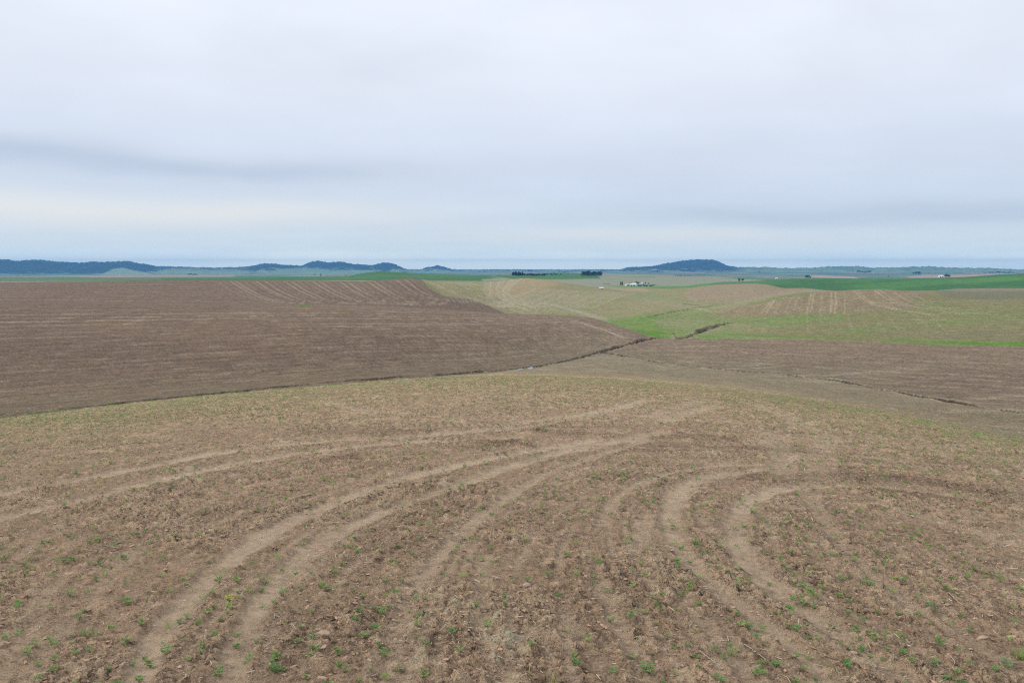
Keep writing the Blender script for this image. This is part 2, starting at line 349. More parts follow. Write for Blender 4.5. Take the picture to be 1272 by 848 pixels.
# light hill, valley, mound
mM = between(np.where(PX > 800, r3, r3h), r5h) * (1 - brp)
paint(mM, A(160, 150, 106)); paint(mM * sstep(NS2 + NS3, -0.2, 0.5), A(140, 144, 84), 0.55)
paint(mM * sstep(PX, 900, 1000), A(142, 136, 88), 0.8)
tanhill = poly([(600, 360), (625, 350), (640, 345), (665, 344), (700, 350), (680, 358), (640, 370), (615, 372)], 6, r4 * 0.9, r5)
paint(tanhill, A(182, 160, 118), 0.9)
edge = linemask([(530, 350), (545, 357), (565, 365), (590, 372), (612, 378)], 7, 440)[0]; paint(edge * (1 - brp), A(172, 157, 121), 0.85)
edge = linemask([(526, 350), (534, 358), (546, 364)], 2.0, 440)[0]; paint(edge, A(120, 132, 62), 0.7)
# ridge of pale stripes at the light hill's foot
paint(linemask([(665, 376), (690, 378), (715, 384), (730, 390), (760, 401), (785, 411)], 5, 440)[0] * mM, A(182, 168, 140), 0.75)
# mound
mound = poly([(905, 398), (870, 396), (925, 379), (957, 371), (996, 364), (1035, 361), (1093, 358), (1142, 361), (1165, 368), (1180, 376), (1120, 384), (1060, 387), (985, 389)], 3, r3, r4h, 1.5)
paint(mound, A(156, 137, 104), 0.9)
upr = poly([(850, 366), (862, 356), (892, 352), (940, 351), (960, 354), (975, 358), (1030, 361), (1000, 364), (950, 370), (900, 376), (860, 378)], 3, r4, r5h, 1.5)
paint(upr, A(168, 146, 114), 0.9)
paint(poly([(860, 388), (1000, 366), (1060, 360), (1000, 359), (920, 372)], 4, r4, r5h), A(178, 162, 134), 0.5)
paint(poly([(1180, 372), (1160, 362), (1200, 357), (1400, 357), (1400, 372)], 2, r4, r5h), A(128, 122, 93), 0.8)
paint(poly([(1150, 359), (1280, 356), (1400, 357), (1400, 360), (1200, 362)], 2, r4, r5h), A(160, 145, 118), 0.7)
# greens of the valley floor
G = []
def green(p, f, a, c=GREEN_V, wob=2.5, lo=r3, hi=r5h): paint(poly(p, f, lo, hi, wob) * np.clip(.75 + .9 * NS1 + .5 * NS2, .15, 1), c, a)
green([(740, 396), (800, 392), (860, 392), (950, 393), (1040, 390), (1000, 402), (930, 408), (900, 420), (1000, 424), (880, 424), (830, 420), (800, 418), (770, 407)], 4, 0.7)
green([(745, 398), (790, 396), (840, 402), (870, 398), (905, 399), (880, 404), (862, 412), (835, 421), (815, 419), (785, 411)], 2.5, 0.7, GREEN_B)
green([(784, 408), (815, 411), (836, 416), (834, 420), (818, 420), (800, 416)], 1.5, 0.95, A(98, 145, 40))
green([(812, 398), (880, 398), (895, 402), (850, 410), (820, 404)], 3, 0.6, A(165, 155, 118))
green([(855, 421), (870, 416), (905, 419), (935, 421), (930, 425), (870, 424)], 1.5, 0.9, A(98, 155, 44))
green([(880, 418), (1000, 421), (1120, 424), (1272, 429), (1400, 431), (1400, 424), (1272, 426), (1150, 420), (1000, 418), (900, 414)], 1.2, 0.7, A(112, 146, 60), 1.0)
green([(1100, 427), (1180, 428), (1285, 431), (1285, 425), (1200, 424)], 1.2, 0.9, A(104, 150, 50), 0.8)
green([(930, 398), (1000, 391), (1060, 388), (1040, 398), (980, 406), (940, 408)], 4, 0.5, A(120, 150, 72))
green([(1030, 410), (1120, 404), (1220, 395), (1272, 392), (1272, 396), (1180, 404), (1060, 414)], 2.5, 0.55, A(118, 146, 70))
green([(1120, 388), (1200, 385), (1290, 380), (1290, 388), (1200, 394)], 4, 0.45, A(120, 140, 75))
green([(930, 376), (957, 369), (1000, 362), (1010, 364), (980, 369), (945, 376), (925, 380)], 1.2, 0.8, A(120, 145, 65), 0.8)
green([(775, 364), (800, 362), (820, 366), (850, 372), (890, 374), (930, 374), (900, 380), (860, 378), (800, 372)], 2.5, 0.5, A(125, 150, 80))
green([(778, 392), (830, 385), (880, 384), (880, 390), (820, 393), (800, 398)], 2, 0.7, A(108, 150, 58))
green([(850, 381), (896, 379), (893, 381.5), (850, 384)], 1, 0.8, A(100, 150, 50))
green([(1130, 372), (1180, 366), (1170, 376), (1200, 384), (1140, 384)], 4, 0.5, A(125, 138, 75))
green([(366, 376.6), (386, 377), (388, 379.2), (368, 379)], 0.8, 0.9, A(96, 135, 42), 0, r3 * 0.9, r4)
# brown of the right foot of the hill
green([(1080, 412), (1180, 408), (1290, 410), (1290, 424), (1180, 422), (1100, 418)], 3, 0.5, A(138, 126, 96), 1, r3, r4)
# hill side behind, farm land
mH = between(r5h, r6h); leftg = 1 - sstep(PX, 600, 640); rightg = sstep(PX, 930, 960)
paint(mH, A(148, 148, 118)); GD = A(64, 108, 44); 
paint(mH * leftg, A(68, 112, 50)); paint(mH * leftg * sstep(NS3, 0, 0.6), A(92, 126, 66), 0.5)
paint(mH * rightg, GD); paint(mH * rightg * sstep(NS3 + 0.4 * NS2, -0.05, 0.45), A(84, 128, 54), 0.7)
paint(poly([(600, 349), (640, 349), (668, 350), (690, 350), (760, 350), (700, 344), (630, 345), (598, 347)], 1, r5, r6h), A(150, 148, 118))
paint(poly([(850, 357), (870, 353), (897, 350), (940, 349), (1000, 350), (960, 353), (900, 353), (862, 358)], .8, r5, r6h), A(76, 122, 50), 0.9)
paint(poly([(1045, 356), (1130, 348), (1260, 344), (1272, 348), (1170, 353), (1090, 362)], 2, r5h, r6h, 1), A(92, 138, 58), 0.5)
paint(poly([(0, 344), (90, 344.6), (200, 345), (200, 347.5), (0, 350)], .8, r5, r7), A(112, 124, 92), 0.6)
mK = between(r6h, r7)
paint(mK, A(146, 146, 116)); paint(mK * leftg, A(84, 122, 66))
paint(mK * sstep(PX, 890, 930), A(96, 128, 84))
paint(poly([(620, 336), (700, 336), (742, 341), (746, 346), (700, 347), (640, 347), (615, 343)], 1, r5h, r7), A(70, 116, 50), 0.95)
# fields around the farm
paint(poly([(752, 357.5), (800, 357.6), (808, 362), (775, 361.5)], .8, r5a, r6h), A(178, 156, 118), 0.9)
paint(poly([(750, 354.5), (790, 355.2), (855, 355), (868, 352.5), (895, 351), (860, 357), (830, 358.6), (800, 357.5), (765, 356.5)], .8, r5a, r6), A(96, 140, 62), 0.85)
paint(poly([(768, 344), (812, 343.6), (814, 345), (790, 345)], .7, r6, r7 * 1.1), A(96, 138, 66), 0.7)
paint(poly([(750, 352.3), (758, 352.3), (758, 353), (750, 353)], .6, r5, r6), A(90, 70, 60), 0.8)
# far plain of patchwork fields
mP = (R2 > r7).astype(np.float32)
fw, fi = worley(T2 * 26 + 3, LU * 8.0, 77)
pal = np.array([A(92, 124, 96), A(118, 134, 104), A(172, 146, 122), A(84, 122, 80), A(138, 130, 110), A(100, 134, 100), A(178, 154, 132)], np.float32)
pidx = np.clip((fi * 7).astype(int), 0, 6)
C[:] = np.where(mP[..., None] > 0, pal[pidx], C)
paint(mP * (R2 < 9000), A(96, 128, 96), 0.35)
paint(poly([(60, 343), (130, 341.6), (290, 341.6), (290, 343.6), (130, 344.6)], .6, r7 * .7, r8 * 1.1), A(176, 150, 128), 0.8)
paint(poly([(1000, 344.5), (1010, 341.5), (1060, 343.5), (1068, 346)], .6, r7 * .8, r8), A(190, 160, 136), 0.9)
paint(poly([(1125, 343.5), (1150, 341), (1190, 341), (1240, 340), (1280, 338.6), (1280, 342), (1200, 345), (1130, 345)], .6, r7 * .8, r8), A(186, 158, 134), 0.8)
# mountains
mt = sstep(R2, 7500, 8000)
fore_n = fbm(T2 * 90, LU * 60, 4, 41)
sk = np.interp(TH, THD, c9[0])[None]; hgt = 0.008 - TT                    # height above the plain, as tangent
hgt = hgt + .0048 * (1 - sstep(PX, 170, 200)) + .0012 * sstep(PX, 760, 790) * (1 - sstep(PX, 900, 925))
forest = sstep(hgt + fore_n * 0.0055 + fbm(T2 * 260, LU * 160, 3, 48) * .004, 0.0022, 0.0048) * mt
paint(mt, A(136, 158, 112)); paint(mt * sstep(fore_n, 0.0, 0.3), A(92, 122, 84), 0.6); paint(mt * sstep(fbm(T2 * 120, LU * 90, 2, 49), .2, .4), A(170, 158, 128), .6)
flatr = sstep(PX, 905, 940); flatl = sstep(PX, 186, 200) * (1 - sstep(PX, 300, 315))
paint(forest * (1 - 0.85 * flatr) * (1 - 0.15 * flatl), A(38, 56, 48))
paint(poly([(125, 341), (140, 334), (152, 332.6), (168, 336), (185, 339), (190, 343)], .8, 6000, 12500, .4), A(150, 168, 120), 0.95)
paint(poly([(330, 341), (345, 334), (375, 332.5), (400, 334), (440, 338), (470, 337), (500, 340), (500, 343)], .8, 6000, 12500, .4), A(132, 158, 112), 0.85)
paint(poly([(196, 340), (205, 334), (235, 333), (262, 335), (300, 335), (300, 341)], .8, 6000, 12500, .6), A(140, 160, 116), 0.7)
Z += np.where(R2 > 9000, fbm(T2 * 900, LU * 120, 2, 45) * 12 * np.clip(forest * 1.3, 0, 1), 0)
Z += np.where((R2 > 9300) & (R2 < 12000), fbm(T2 * 160, LU * 40, 3, 46) * 12, 0) * (np.abs(hgt) > 0.003)

# --- lines of drill rows and wheelings on the far fields: photograph polylines, world widths
def stroke(pts, wid, c, a, rmin=0, rel=0.0, brk=0.0, gate=None):
    m, W = linemask(pts, wid, rmin)
    if brk: m = m * (1 - brk * sstep(NS1 * 0.6 + NSF * 0.7, -0.2, 0.35))
    if gate is not None: m = m * gate
    paint(m, c, a)
    if rel: REL[:] += rel * m
    return m
# rear left hill fan
for k in range(30):
    x0 = 268 + k * 8.6 + rng.uniform(-1.5, 1.5); big = k % 4 == 2 or k % 4 == 3
    y0 = np.interp(x0, [250, 400, 450, 480, 510, 526], [348.5, 349.5, 350.5, 348, 346, 348])
    bend = 1 if x0 < 420 else 0.7
    pts = [(x0, y0 + .6), (x0 + 10, y0 + 8), (x0 + 26 * bend, y0 + 18), (x0 + 46, y0 + 25.5), (x0 + 90, y0 + 28.5)]
    stroke(pts, 0.75 if big else 0.55, STR, 0.55 if big else 0.25, 470, gate=brp)
for k in range(9):
    y = 353 + k * 2.9
    stroke([(-80, y + 1.5), (100, y + .6), (240, y), (300 + k * 6, y + 1.5)], 1.6, STR, 0.2, 470, brk=.6, gate=brp)
# left hill: dashed level wheelings
XC = [-60, 0, 370, 480, 560, 600, 656, 700, 732, 757, 782, 807]; YC = [377, 377, 378, 380.5, 385, 388, 390.5, 391.5, 394, 401, 410, 417]
XG = [-60, 0, 100, 200, 300, 400, 500, 600, 669, 706, 738, 775, 808]; YG = [524, 517, 508, 496.5, 486.5, 476.5, 468.5, 462.5, 455.5, 448.5, 439.5, 428.5, 421]
def rowline(t, x0=-60, x1=800): return [(x, np.interp(x, XC, YC) * (1 - t) + np.interp(x, XG, YG) * t) for x in range(x0, x1 + 1, 30)]
for k in range(46):
    t = .03 + .93 * ((k + rng.uniform(-.35, .35) * (k > 0)) / 46) ** 1.25
    stroke(rowline(t), 1.1 if t < .2 else .55, A(98, 79, 66) if k % 2 else A(172, 149, 120), 0.2 + .25 * rng.random(), 0, brk=.55, gate=mC * (R2 < r3))
for k, (t, a_, pat) in enumerate([(.06, .5, 6), (.10, .75, 5), (.135, .95, 2.4), (.165, .95, 2.4), (.20, .6, 5), (.235, .5, 9), (.27, .6, 4), (.31, .8, 3), (.36, .5, 7), (.41, .65, 5), (.47, .6, 3), (.54, .8, 4), (.61, .5, 5), (.69, .7, 4), (.78, .55, 4), (.88, .6, 3)]):
    wk = sstep(vnoise(X / pat + k * 3.1, X * 0 + k * 7.7, 300), -.02, .12)
    stroke(rowline(t), 1.2 if t < .3 else .7, A(196, 176, 148), a_ * .6, 0, brk=.25, gate=mC * (R2 < r3) * wk)
LV = [(470, 387.5, 700, 389), (250, 391, 420, 389), (330, 397, 640, 395), (360, 402, 620, 402), (180, 390, 340, 387), (110, 398, 330, 394), (420, 406, 600, 403), (0, 391, 140, 388)]
for a, b, c_, e in LV: stroke([(a, b), ((a + c_) / 2, (b + e) / 2), (c_, e)], 1.0, STR, 0.45, 0, brk=.6, gate=mC)
for k in range(9):     # curling wheelings near the right nose of the left hill
    o = k * 7
    stroke([(560 + o, 391 + k * 1.5), (640 + o, 391.5 + k * 1.2), (700 + o * .6, 394 + k * 1.1), (735 + o * .4, 403 + k), (752 + o * .3, 412 + k), (770 + o * .3, 418 + k * .4)], 0.35, STR, 0.2 if k % 2 else 0.45, 0, gate=mC)
# light hill fans
for k in range(22):
    a = k / 21; x0 = 640 + 125 * a; y0 = 362 + 2 * a
    stroke([(x0 + 26, y0 - 4 + 4 * a), (x0 + 8, y0 + 3), (x0 - 12, y0 + 11), (x0 - 40 + 8 * a, y0 + 19)], 0.8, A(200, 184, 150), 0.5 if k % 3 else 0.9, 560, gate=mM)
for k in range(12):
    stroke([(648 - k * 4, 346 + k * .3), (630 - k * 3, 355 + k), (620 - k * 2.2, 364 + k), (632 - k, 373 + k * .5), (672 - k, 380 + k * .5)], 0.8, A(200, 184, 150), 0.4 if k % 3 else 0.85, 560, gate=mM)
for k in range(14):
    stroke([(532 + k * 4, 350 + k * .1), (556 + k * 4, 360), (590 + k * 5, 371 - k * .2), (630 + k * 6, 383), (650 + k * 6, 389)], 0.7, A(200, 184, 150), 0.4 if k % 3 else 0.85, 440, gate=mM)
for k in range(10):
    stroke([(690 + k * 5, 368 + k * 1.0), (760 + k * 6, 366 + k * 1.2), (850 + k * 4, 372 + k * 1.6), (880, 378 + k * 1.5)], 1.0, STR, 0.3, 560, brk=.5, gate=mM)
# mound rows
xs = [872, 884, 897, 908, 915, 930, 938, 960, 964, 974, 985, 993, 1008, 1012, 1022, 1033, 1038, 1048, 1060, 1064, 1086, 1092, 1108, 1118, 1132]
for i, x0 in enumerate(xs):
    yt = np.interp(x0, [860, 925, 957, 996, 1035, 1067, 1093, 1119, 1142], [388, 379.5, 371.5, 365, 362, 360.6, 359.8, 361.8, 364]) - 0.0
    big = i in (3, 4, 7, 8, 12, 13, 15, 16, 18, 19, 20, 21, 22)
    drift = (x0 - 1000) * 0.10; yb = 388 if x0 < 1030 else 390
    if x0 < 1050: pts = [(x0, yt + .4), (x0 + drift - 3, (yt + yb) / 2), (x0 + drift * 1.5 - 7, yb)]
    else:
        u = (x0 - 1050)
        pts = [(x0, yt + .4), (x0 + 4 + u * .1, yt + 9), (x0 + 10 + u * .15, yt + 16), (x0 + 40 + u * .4, yt + 22), (x0 + 90 + u * .4, yt + 30)]
    stroke(pts, 0.42 if big else 0.32, A(200, 182, 148), 0.65 if big else 0.4, 330, gate=mM)
for k in range(16):
    x0 = 900 + k * 17
    stroke([(x0, 390 + rng.uniform(-1, 1)), (x0 - 6 + k, 400), (x0 - 10 + 2 * k, 412)], 0.35, STR, 0.2 if k % 3 else 0.4, 330, brk=.5, gate=mM)
for k in range(14):
    y = 372 + k * 3.6
    stroke([(1085 + k * 8, y + 4), (1150, y + 3.6), (1220, y + 1.6), (1300, y - 1.5)], 0.9, STR, 0.35 if k % 2 else 0.6, 300, brk=.75, gate=mM)
for k in range(10):
    stroke([(855, 359 + k * 1.7), (900, 355.5 + k * 1.9), (950, 354.5 + k * 1.3), (1010, 359 + k * .4)], 1.1, STR, 0.4, 740, brk=.6, gate=mM)
# C field rows
for k in range(14):
    y = 424 + k * 4.2
    stroke([(800 - k * 3, y - 2), (900, y), (1000, y + 3 + k * .4), (1130, y + 8 + k * .9), (1300, y + 12 + k * 1.6)], 0.6, STR, 0.35 if k % 3 else 0.55, 0, brk=.8, gate=mC)
for p in ([(770, 449), (810, 453), (840, 458)], [(800, 458), (830, 461), (860, 463)], [(640, 459), (660, 457), (690, 460)], [(850, 430), (880, 430), (900, 429)]):
    stroke(p, 1.2, STR, 0.55, 0, brk=.5)

# --- foreground wheelings: (points, half width, strength)
EDG = fbm(X / .35, Y / .35, 3, 62) + .6 * fbm(X / 1.5, Y / 1.5, 2, 63)
TRK = [
 ([(620, 532), (760, 533), (900, 538), (1050, 547), (1160, 558), (1290, 575)], .16, .85), ([(700, 557), (800, 556), (900, 558), (1060, 566), (1170, 577), (1290, 593)], .15, .75), ([(520, 523), (640, 521), (760, 521)], .14, .5),
 ([(820, 536), (760, 549), (700, 560), (640, 576), (570, 600), (500, 625), (430, 655), (380, 685), (330, 738), (300, 790), (280, 860)], .27, 1.0),
 ([(745, 546), (690, 554), (620, 566), (560, 579), (490, 597), (420, 622), (350, 650), (300, 680), (250, 725), (200, 780), (165, 860)], .29, 1.0),
 ([(800, 547), (740, 565), (690, 582), (650, 602), (610, 630), (560, 668), (530, 710)], .18, .75),
 ([(640, 556), (560, 568), (470, 588), (380, 612), (300, 635), (220, 668)], .14, .5),
 ([(800, 497), (760, 508), (720, 515), (650, 524), (620, 529)], .22, .9), ([(790, 503), (750, 513), (700, 522), (640, 531)], .16, .7),
 ([(640, 531), (560, 538), (480, 543), (380, 549), (280, 560), (190, 577), (100, 595), (0, 613), (-60, 624)], .34, 1.0),
 ([(640, 543), (560, 546), (500, 549), (420, 556), (320, 570), (230, 588), (140, 610), (60, 630), (-60, 655)], .32, 1.0),
 ([(500, 555), (430, 562), (350, 575), (280, 592)], .12, .5),
 ([(430, 506), (480, 512), (520, 517), (560, 518)], .2, .45), ([(400, 500), (440, 508), (470, 516)], .2, .4), ([(440, 521), (500, 520), (560, 521)], .15, .6),
 ([(885, 503), (850, 514), (815, 524)], .3, .75), ([(870, 498), (835, 508), (800, 518)], .28, .6),
 ([(945, 583), (895, 588), (855, 598), (832, 618), (828, 645), (842, 680), (868, 712), (905, 742), (945, 770), (1000, 815), (1040, 860)], .24, .95),
 ([(905, 575), (860, 580), (810, 592), (775, 606), (755, 625), (745, 650)], .16, .75),
 ([(1035, 601), (985, 604), (945, 612), (918, 632), (908, 660), (925, 695), (955, 725), (995, 755), (1040, 785), (1090, 818), (1150, 860)], .27, 1.0),
 ([(940, 577), (900, 577), (865, 580)], .2, .9),
 ([(1000, 598), (1060, 601), (1130, 608), (1200, 618), (1290, 638)], .16, .8),
 ([(900, 533), (980, 538), (1060, 545), (1140, 555), (1290, 575)], .1, .5),
 ([(1090, 625), (1150, 643), (1210, 660), (1290, 685)], .2, .75), ([(1060, 612), (1120, 624), (1180, 634), (1290, 655)], .1, .5),
 ([(1000, 608), (1020, 640), (1050, 680), (1090, 720), (1140, 760)], .2, .5),
 ([(955, 535), (970, 560), (975, 595)], .35, .55), ([(1030, 540), (1010, 570), (1015, 605)], .35, .5),
 ([(660, 780), (630, 820), (600, 870)], .2, .55), ([(735, 690), (760, 760), (800, 830), (820, 870)], .18, .65), ([(700, 760), (740, 820), (770, 870)], .16, .5), ([(600, 690), (595, 760), (625, 860)], .18, .5),
 ([(530, 700), (500, 760), (480, 860)], .2, .5), ([(850, 740), (890, 790), (950, 860)], .18, .55), ([(800, 640), (790, 690), (815, 740)], .18, .5),
 ([(930, 500), (990, 520), (1010, 535)], .4, .4), ([(1150, 740), (1200, 790), (1290, 850)], .15, .4),
 ([(60, 720), (30, 800), (-20, 870)], .22, .5), ([(170, 680), (110, 740), (60, 800), (20, 860)], .2, .45), ([(1180, 650), (1272, 690)], .2, .4)]
trackm = np.zeros((NR, NC), np.float32)
for pts, wd, a_ in TRK:
    wd *= .82; m, W = linemask(pts, wd, grow=True)
    trackm = np.maximum(trackm, m * a_)
    e, _ = linemask(None, wd * 1.6, world=W, grow=True); REL += (e - m) * 0.035 * a_ - m * 0.035 * a_
# lugged tyre prints: crosswise bars pressed into the soil
LUG = [([(395, 533), (480, 529.5), (560, 528), (640, 527), (760, 527.5), (850, 531), (950, 535), (1050, 541), (1160, 552), (1290, 568)], .5),
       ([(620, 545), (560, 544), (500, 541)], .6), ([(560, 562), (660, 561), (760, 562), (860, 560), (950, 562), (1050, 570), (1150, 580), (1290, 592)], .45),
       ([(740, 553), (830, 552), (930, 552)], .4), ([(980, 592), (1060, 596), (1150, 602), (1220, 612), (1290, 622)], .35)]
lugd = np.zeros((NR, NC), np.float32)
for pts, wd in LUG:
    res, W = nearline(pts, wd * 2.2)
    Bd = np.full((NR, NC), 99.0, np.float32); Ba = np.zeros((NR, NC), np.float32)
    for si, sc_, dd, al in res:
        nb = dd < Bd[si, sc_]; Bd[si, sc_] = np.where(nb, dd, Bd[si, sc_]); Ba[si, sc_] = np.where(nb, al, Ba[si, sc_])
    for si, sc_, dd, al in [(slice(0, NR), slice(0, NC), Bd, Ba)]:
        m = np.exp(-(dd / wd) ** 4) * (R2[si, sc_] < 110) * sstep(fbm(X / 3, Y / 3, 3, 87), -.25, .3)
        bars = (np.sin(al * 2 * pi / 0.34 + dd * 2 + 3 * vnoise(X / 1.2, Y / 1.2, 86)) + .9 * vnoise(X * 3, Y * 3, 88) > 0.25)
        lugd[si, sc_] = np.maximum(lugd[si, sc_], m * bars); trackm[si, sc_] = np.maximum(trackm[si, sc_], m * .7 * (~bars))
trackm *= mF * np.clip(0.82 + 0.5 * NSF + .3 * fbm(X * 3, Y * 3, 2, 61), 0.2, 1)
lugd *= mF; REL -= lugd * 0.05
paint(trackm, TAN, 0.95); paint(lugd, A(128, 103, 84), 0.6)

for pts, wd_, a_ in (([(960, 594), (1030, 590), (1100, 593), (1180, 602), (1290, 620)], .5, .5), ([(1080, 604), (1140, 612), (1220, 626), (1290, 642)], .3, .4), ([(800, 556), (880, 555), (980, 558), (1100, 568), (1290, 588)], .5, .4),
                     ([(380, 536), (520, 534), (680, 532), (820, 536)], .6, .4), ([(640, 552), (560, 556), (480, 562), (400, 572)], .4, .4), ([(560, 548), (700, 541), (800, 541), (900, 545)], .5, .35)):
    m, _w = linemask(pts, wd_, grow=True); m *= (1 - trackm) * mF * sstep(fbm(X / 2, Y / 2, 3, 91), -.5, .1); paint(m, A(132, 104, 84), a_); REL += (m * .02).astype(np.float32)
# drill row field, from the run of the rows in the photograph
GU = [(110, [(110, 848), (180, 760), (240, 710), (310, 665), (470, 600), (650, 567), (740, 550)]), (270, [(270, 848), (320, 740), (420, 655), (500, 622), (600, 590), (700, 562), (790, 545)]),
      (430, [(430, 848), (470, 740), (540, 670), (640, 610), (760, 565)]), (620, [(620, 848), (625, 740), (660, 660), (740, 605), (840, 572)]), (800, [(800, 848), (760, 750), (740, 680), (760, 620), (850, 580)]),
      (1000, [(1000, 848), (905, 742), (842, 680), (828, 630), (855, 598), (935, 584)]), (1130, [(1130, 848), (1040, 790), (960, 730), (908, 660), (918, 632), (1020, 602)]),
      (1400, [(1272, 800), (1150, 730), (1080, 670), (1060, 640), (1090, 620)]), (-100, [(0, 790), (100, 700), (220, 640), (400, 585), (600, 560)]), (-300, [(0, 640), (100, 600), (300, 560), (520, 540)]),
      (-500, [(0, 560), (300, 530), (600, 520), (900, 520)]), (1700, [(1272, 690), (1150, 645), (1100, 610), (1272, 600)])]
gp = np.array([(x, y) for s, l in GU for x, y in l], float); gs = np.array([s for s, l in GU for _ in l], float)
def tps(d2): return 0.5 * d2 * np.log(d2 + 1e-9)
n = len(gp); g1 = gp / 300.0; Km = tps(((g1[:, None] - g1[None]) ** 2).sum(-1)) + np.eye(n) * 0.002
P1 = np.c_[np.ones(n), g1]; Mx = np.block([[Km, P1], [P1.T, np.zeros((3, 3))]])
wts = np.linalg.solve(Mx, np.r_[gs, 0, 0, 0])
def rowfield(px, py):
    q = np.stack([px, py], -1) / 300.0; o = wts[n] + q @ wts[n + 1:n + 3]
    for k in range(n): o = o + wts[k] * tps(((q - g1[k]) ** 2).sum(-1))
    return o
near = (R2 > 7) & (R2 < 60) & (np.abs(T2) < radians(36))
S = np.zeros((NR, NC)); S[near] = rowfield(np.clip(PX[near], -100, 1372), np.clip(PY[near], 480, 900))
rid = np.floor(S / 26.0); rst = _h(rid.astype(int), rid.astype(int) * 0 + 3, 401); fr = (S / 26.0 - rid - .5)
fine = np.exp(-(fr / (.16 + .22 * rst)) ** 4) * np.clip((rst - .25) * 1.5, 0, 1) * near * sstep(fbm(X / 2.5, Y / 2.5, 3, 402), -.55, .1) * np.clip(1.3 - R2 / 50, 0, 1)
fine *= (1 - trackm); paint(fine, TAN, .5); REL -= (fine * .012).astype(np.float32); trackm = np.maximum(trackm, fine * .42)
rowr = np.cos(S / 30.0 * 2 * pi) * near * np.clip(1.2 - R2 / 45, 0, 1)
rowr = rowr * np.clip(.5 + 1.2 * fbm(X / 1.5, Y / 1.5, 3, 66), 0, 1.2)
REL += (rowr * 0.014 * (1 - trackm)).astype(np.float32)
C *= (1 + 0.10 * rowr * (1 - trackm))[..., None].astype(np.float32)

# --- clods and crumbs: real relief near the camera
nm = R2 < 135
xn, yn = X[nm], Y[nm]
rough = np.clip(0.85 + 0.55 * fbm(xn / 2.2, yn / 2.2, 3, 71), 0.5, 1.2) * (1 - 0.93 * np.clip(trackm[nm] * 1.1, 0, 1))
rn = R2[nm]
def clod(sc_, s, r, keep, amp):
    f1, idv = worley(xn / sc_ + 0.35 * vnoise(xn / sc_ * 2, yn / sc_ * 2, s + 3), yn / sc_ + 0.35 * vnoise(xn / sc_ * 2 + 9, yn / sc_ * 2, s + 4), s)
    return np.where(idv < keep, np.clip(1 - (f1 / (r * (0.4 + idv / keep * 0.6))) ** 2, 0, 1) ** 0.6, 0) * amp * (0.5 + idv / keep)
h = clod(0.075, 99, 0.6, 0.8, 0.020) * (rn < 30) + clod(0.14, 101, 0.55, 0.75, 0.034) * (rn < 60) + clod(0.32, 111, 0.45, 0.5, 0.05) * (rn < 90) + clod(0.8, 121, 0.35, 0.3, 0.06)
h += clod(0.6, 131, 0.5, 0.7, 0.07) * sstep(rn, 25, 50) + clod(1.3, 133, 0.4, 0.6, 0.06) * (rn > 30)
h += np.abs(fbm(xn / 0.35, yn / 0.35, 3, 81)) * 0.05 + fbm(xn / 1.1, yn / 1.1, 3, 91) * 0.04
REL[nm] += (h * rough * sstep(rn, 2, 6) - 0.02).astype(np.float32)
CL[nm] = rough
cw = 0.72 + 0.50 * sstep(h * rough / np.interp(rn, [8, 30, 60, 120], [1, 1, 1.1, 1.3]), 0.004, 0.085) + (0.10 + 0.12 * sstep(rn, 20, 60)) * rng.standard_normal(len(rn)).astype(np.float32) * (0.3 + rough * .7)                      # dry crumbs are paler; the shadowed gaps between them are painted darker
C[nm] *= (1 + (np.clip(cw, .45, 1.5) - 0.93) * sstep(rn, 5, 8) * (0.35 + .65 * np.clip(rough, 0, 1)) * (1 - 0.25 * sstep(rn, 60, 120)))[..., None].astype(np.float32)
fm = (R2 >= 100) & (R2 < 900)
REL[fm] += (fbm(X[fm] / 5, Y[fm] / 5, 3, 95) * 0.22 * sstep(R2[fm], 100, 160)).astype(np.float32)
CL[fm] = 0.6
sp = np.clip(1 + rng.standard_normal(int(fm.sum())) * 0.11 + 0.16 * fbm(X[fm] / 2.2, Y[fm] / 6, 3, 97) * 1.2, .6, 1.5); C[fm] *= (1 + (sp - 1) * (1 - .6 * sstep(R2[fm], 400, 900)))[:, None].astype(np.float32)

# --- gullies cut by run-off
def gully(pts, half, depth, rmin, pale=0.5, dk=0.95, dc=DARK):
    res, W = nearline(pts, half * 3.2, rmin)
    D = np.full((NR, NC), 99.0, np.float32)
    for si, sc_, dd, al in res: D[si, sc_] = np.minimum(D[si, sc_], dd)
    D = np.where(D < 90, np.abs(D + half * .5 * fbm(X / 5, Y / 5, 3, 52)), D)
    wv = half * (0.6 + 0.7 * fbm(X / 7, Y / 7, 3, 51)); on = D < 90
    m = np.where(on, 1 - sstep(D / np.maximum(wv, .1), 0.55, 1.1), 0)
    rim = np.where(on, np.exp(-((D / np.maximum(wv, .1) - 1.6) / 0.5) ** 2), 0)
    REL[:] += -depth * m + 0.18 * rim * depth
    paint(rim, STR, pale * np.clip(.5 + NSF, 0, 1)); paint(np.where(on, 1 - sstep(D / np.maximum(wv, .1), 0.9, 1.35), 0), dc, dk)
    return W, m
g1w, _ = gully([(-60, 524), (0, 517), (100, 508), (200, 496.5), (300, 486.5), (400, 476.5), (500, 468.5), (560, 465), (600, 462.5)], 2.2, 1.5, 100, .2)
g1w, _ = gully([(600, 462.5), (640, 459), (669, 455.5), (690, 452), (706, 448.5), (722, 444), (738, 439.5), (757, 434), (775, 428.5), (794, 424), (808, 421), (820, 420.3)], 1.8, 1.7, 150, .5)
gully([(747, 438.5), (770, 441), (794, 445), (807, 449), (835, 453), (879, 457)], 1.6, 1.1, 150, 1.0, .9)
gully([(879, 457), (909, 461), (950, 463), (990, 468), (1023, 470), (1067, 478), (1115, 488)], 1.4, 0.9, 120, 1.4, .8)
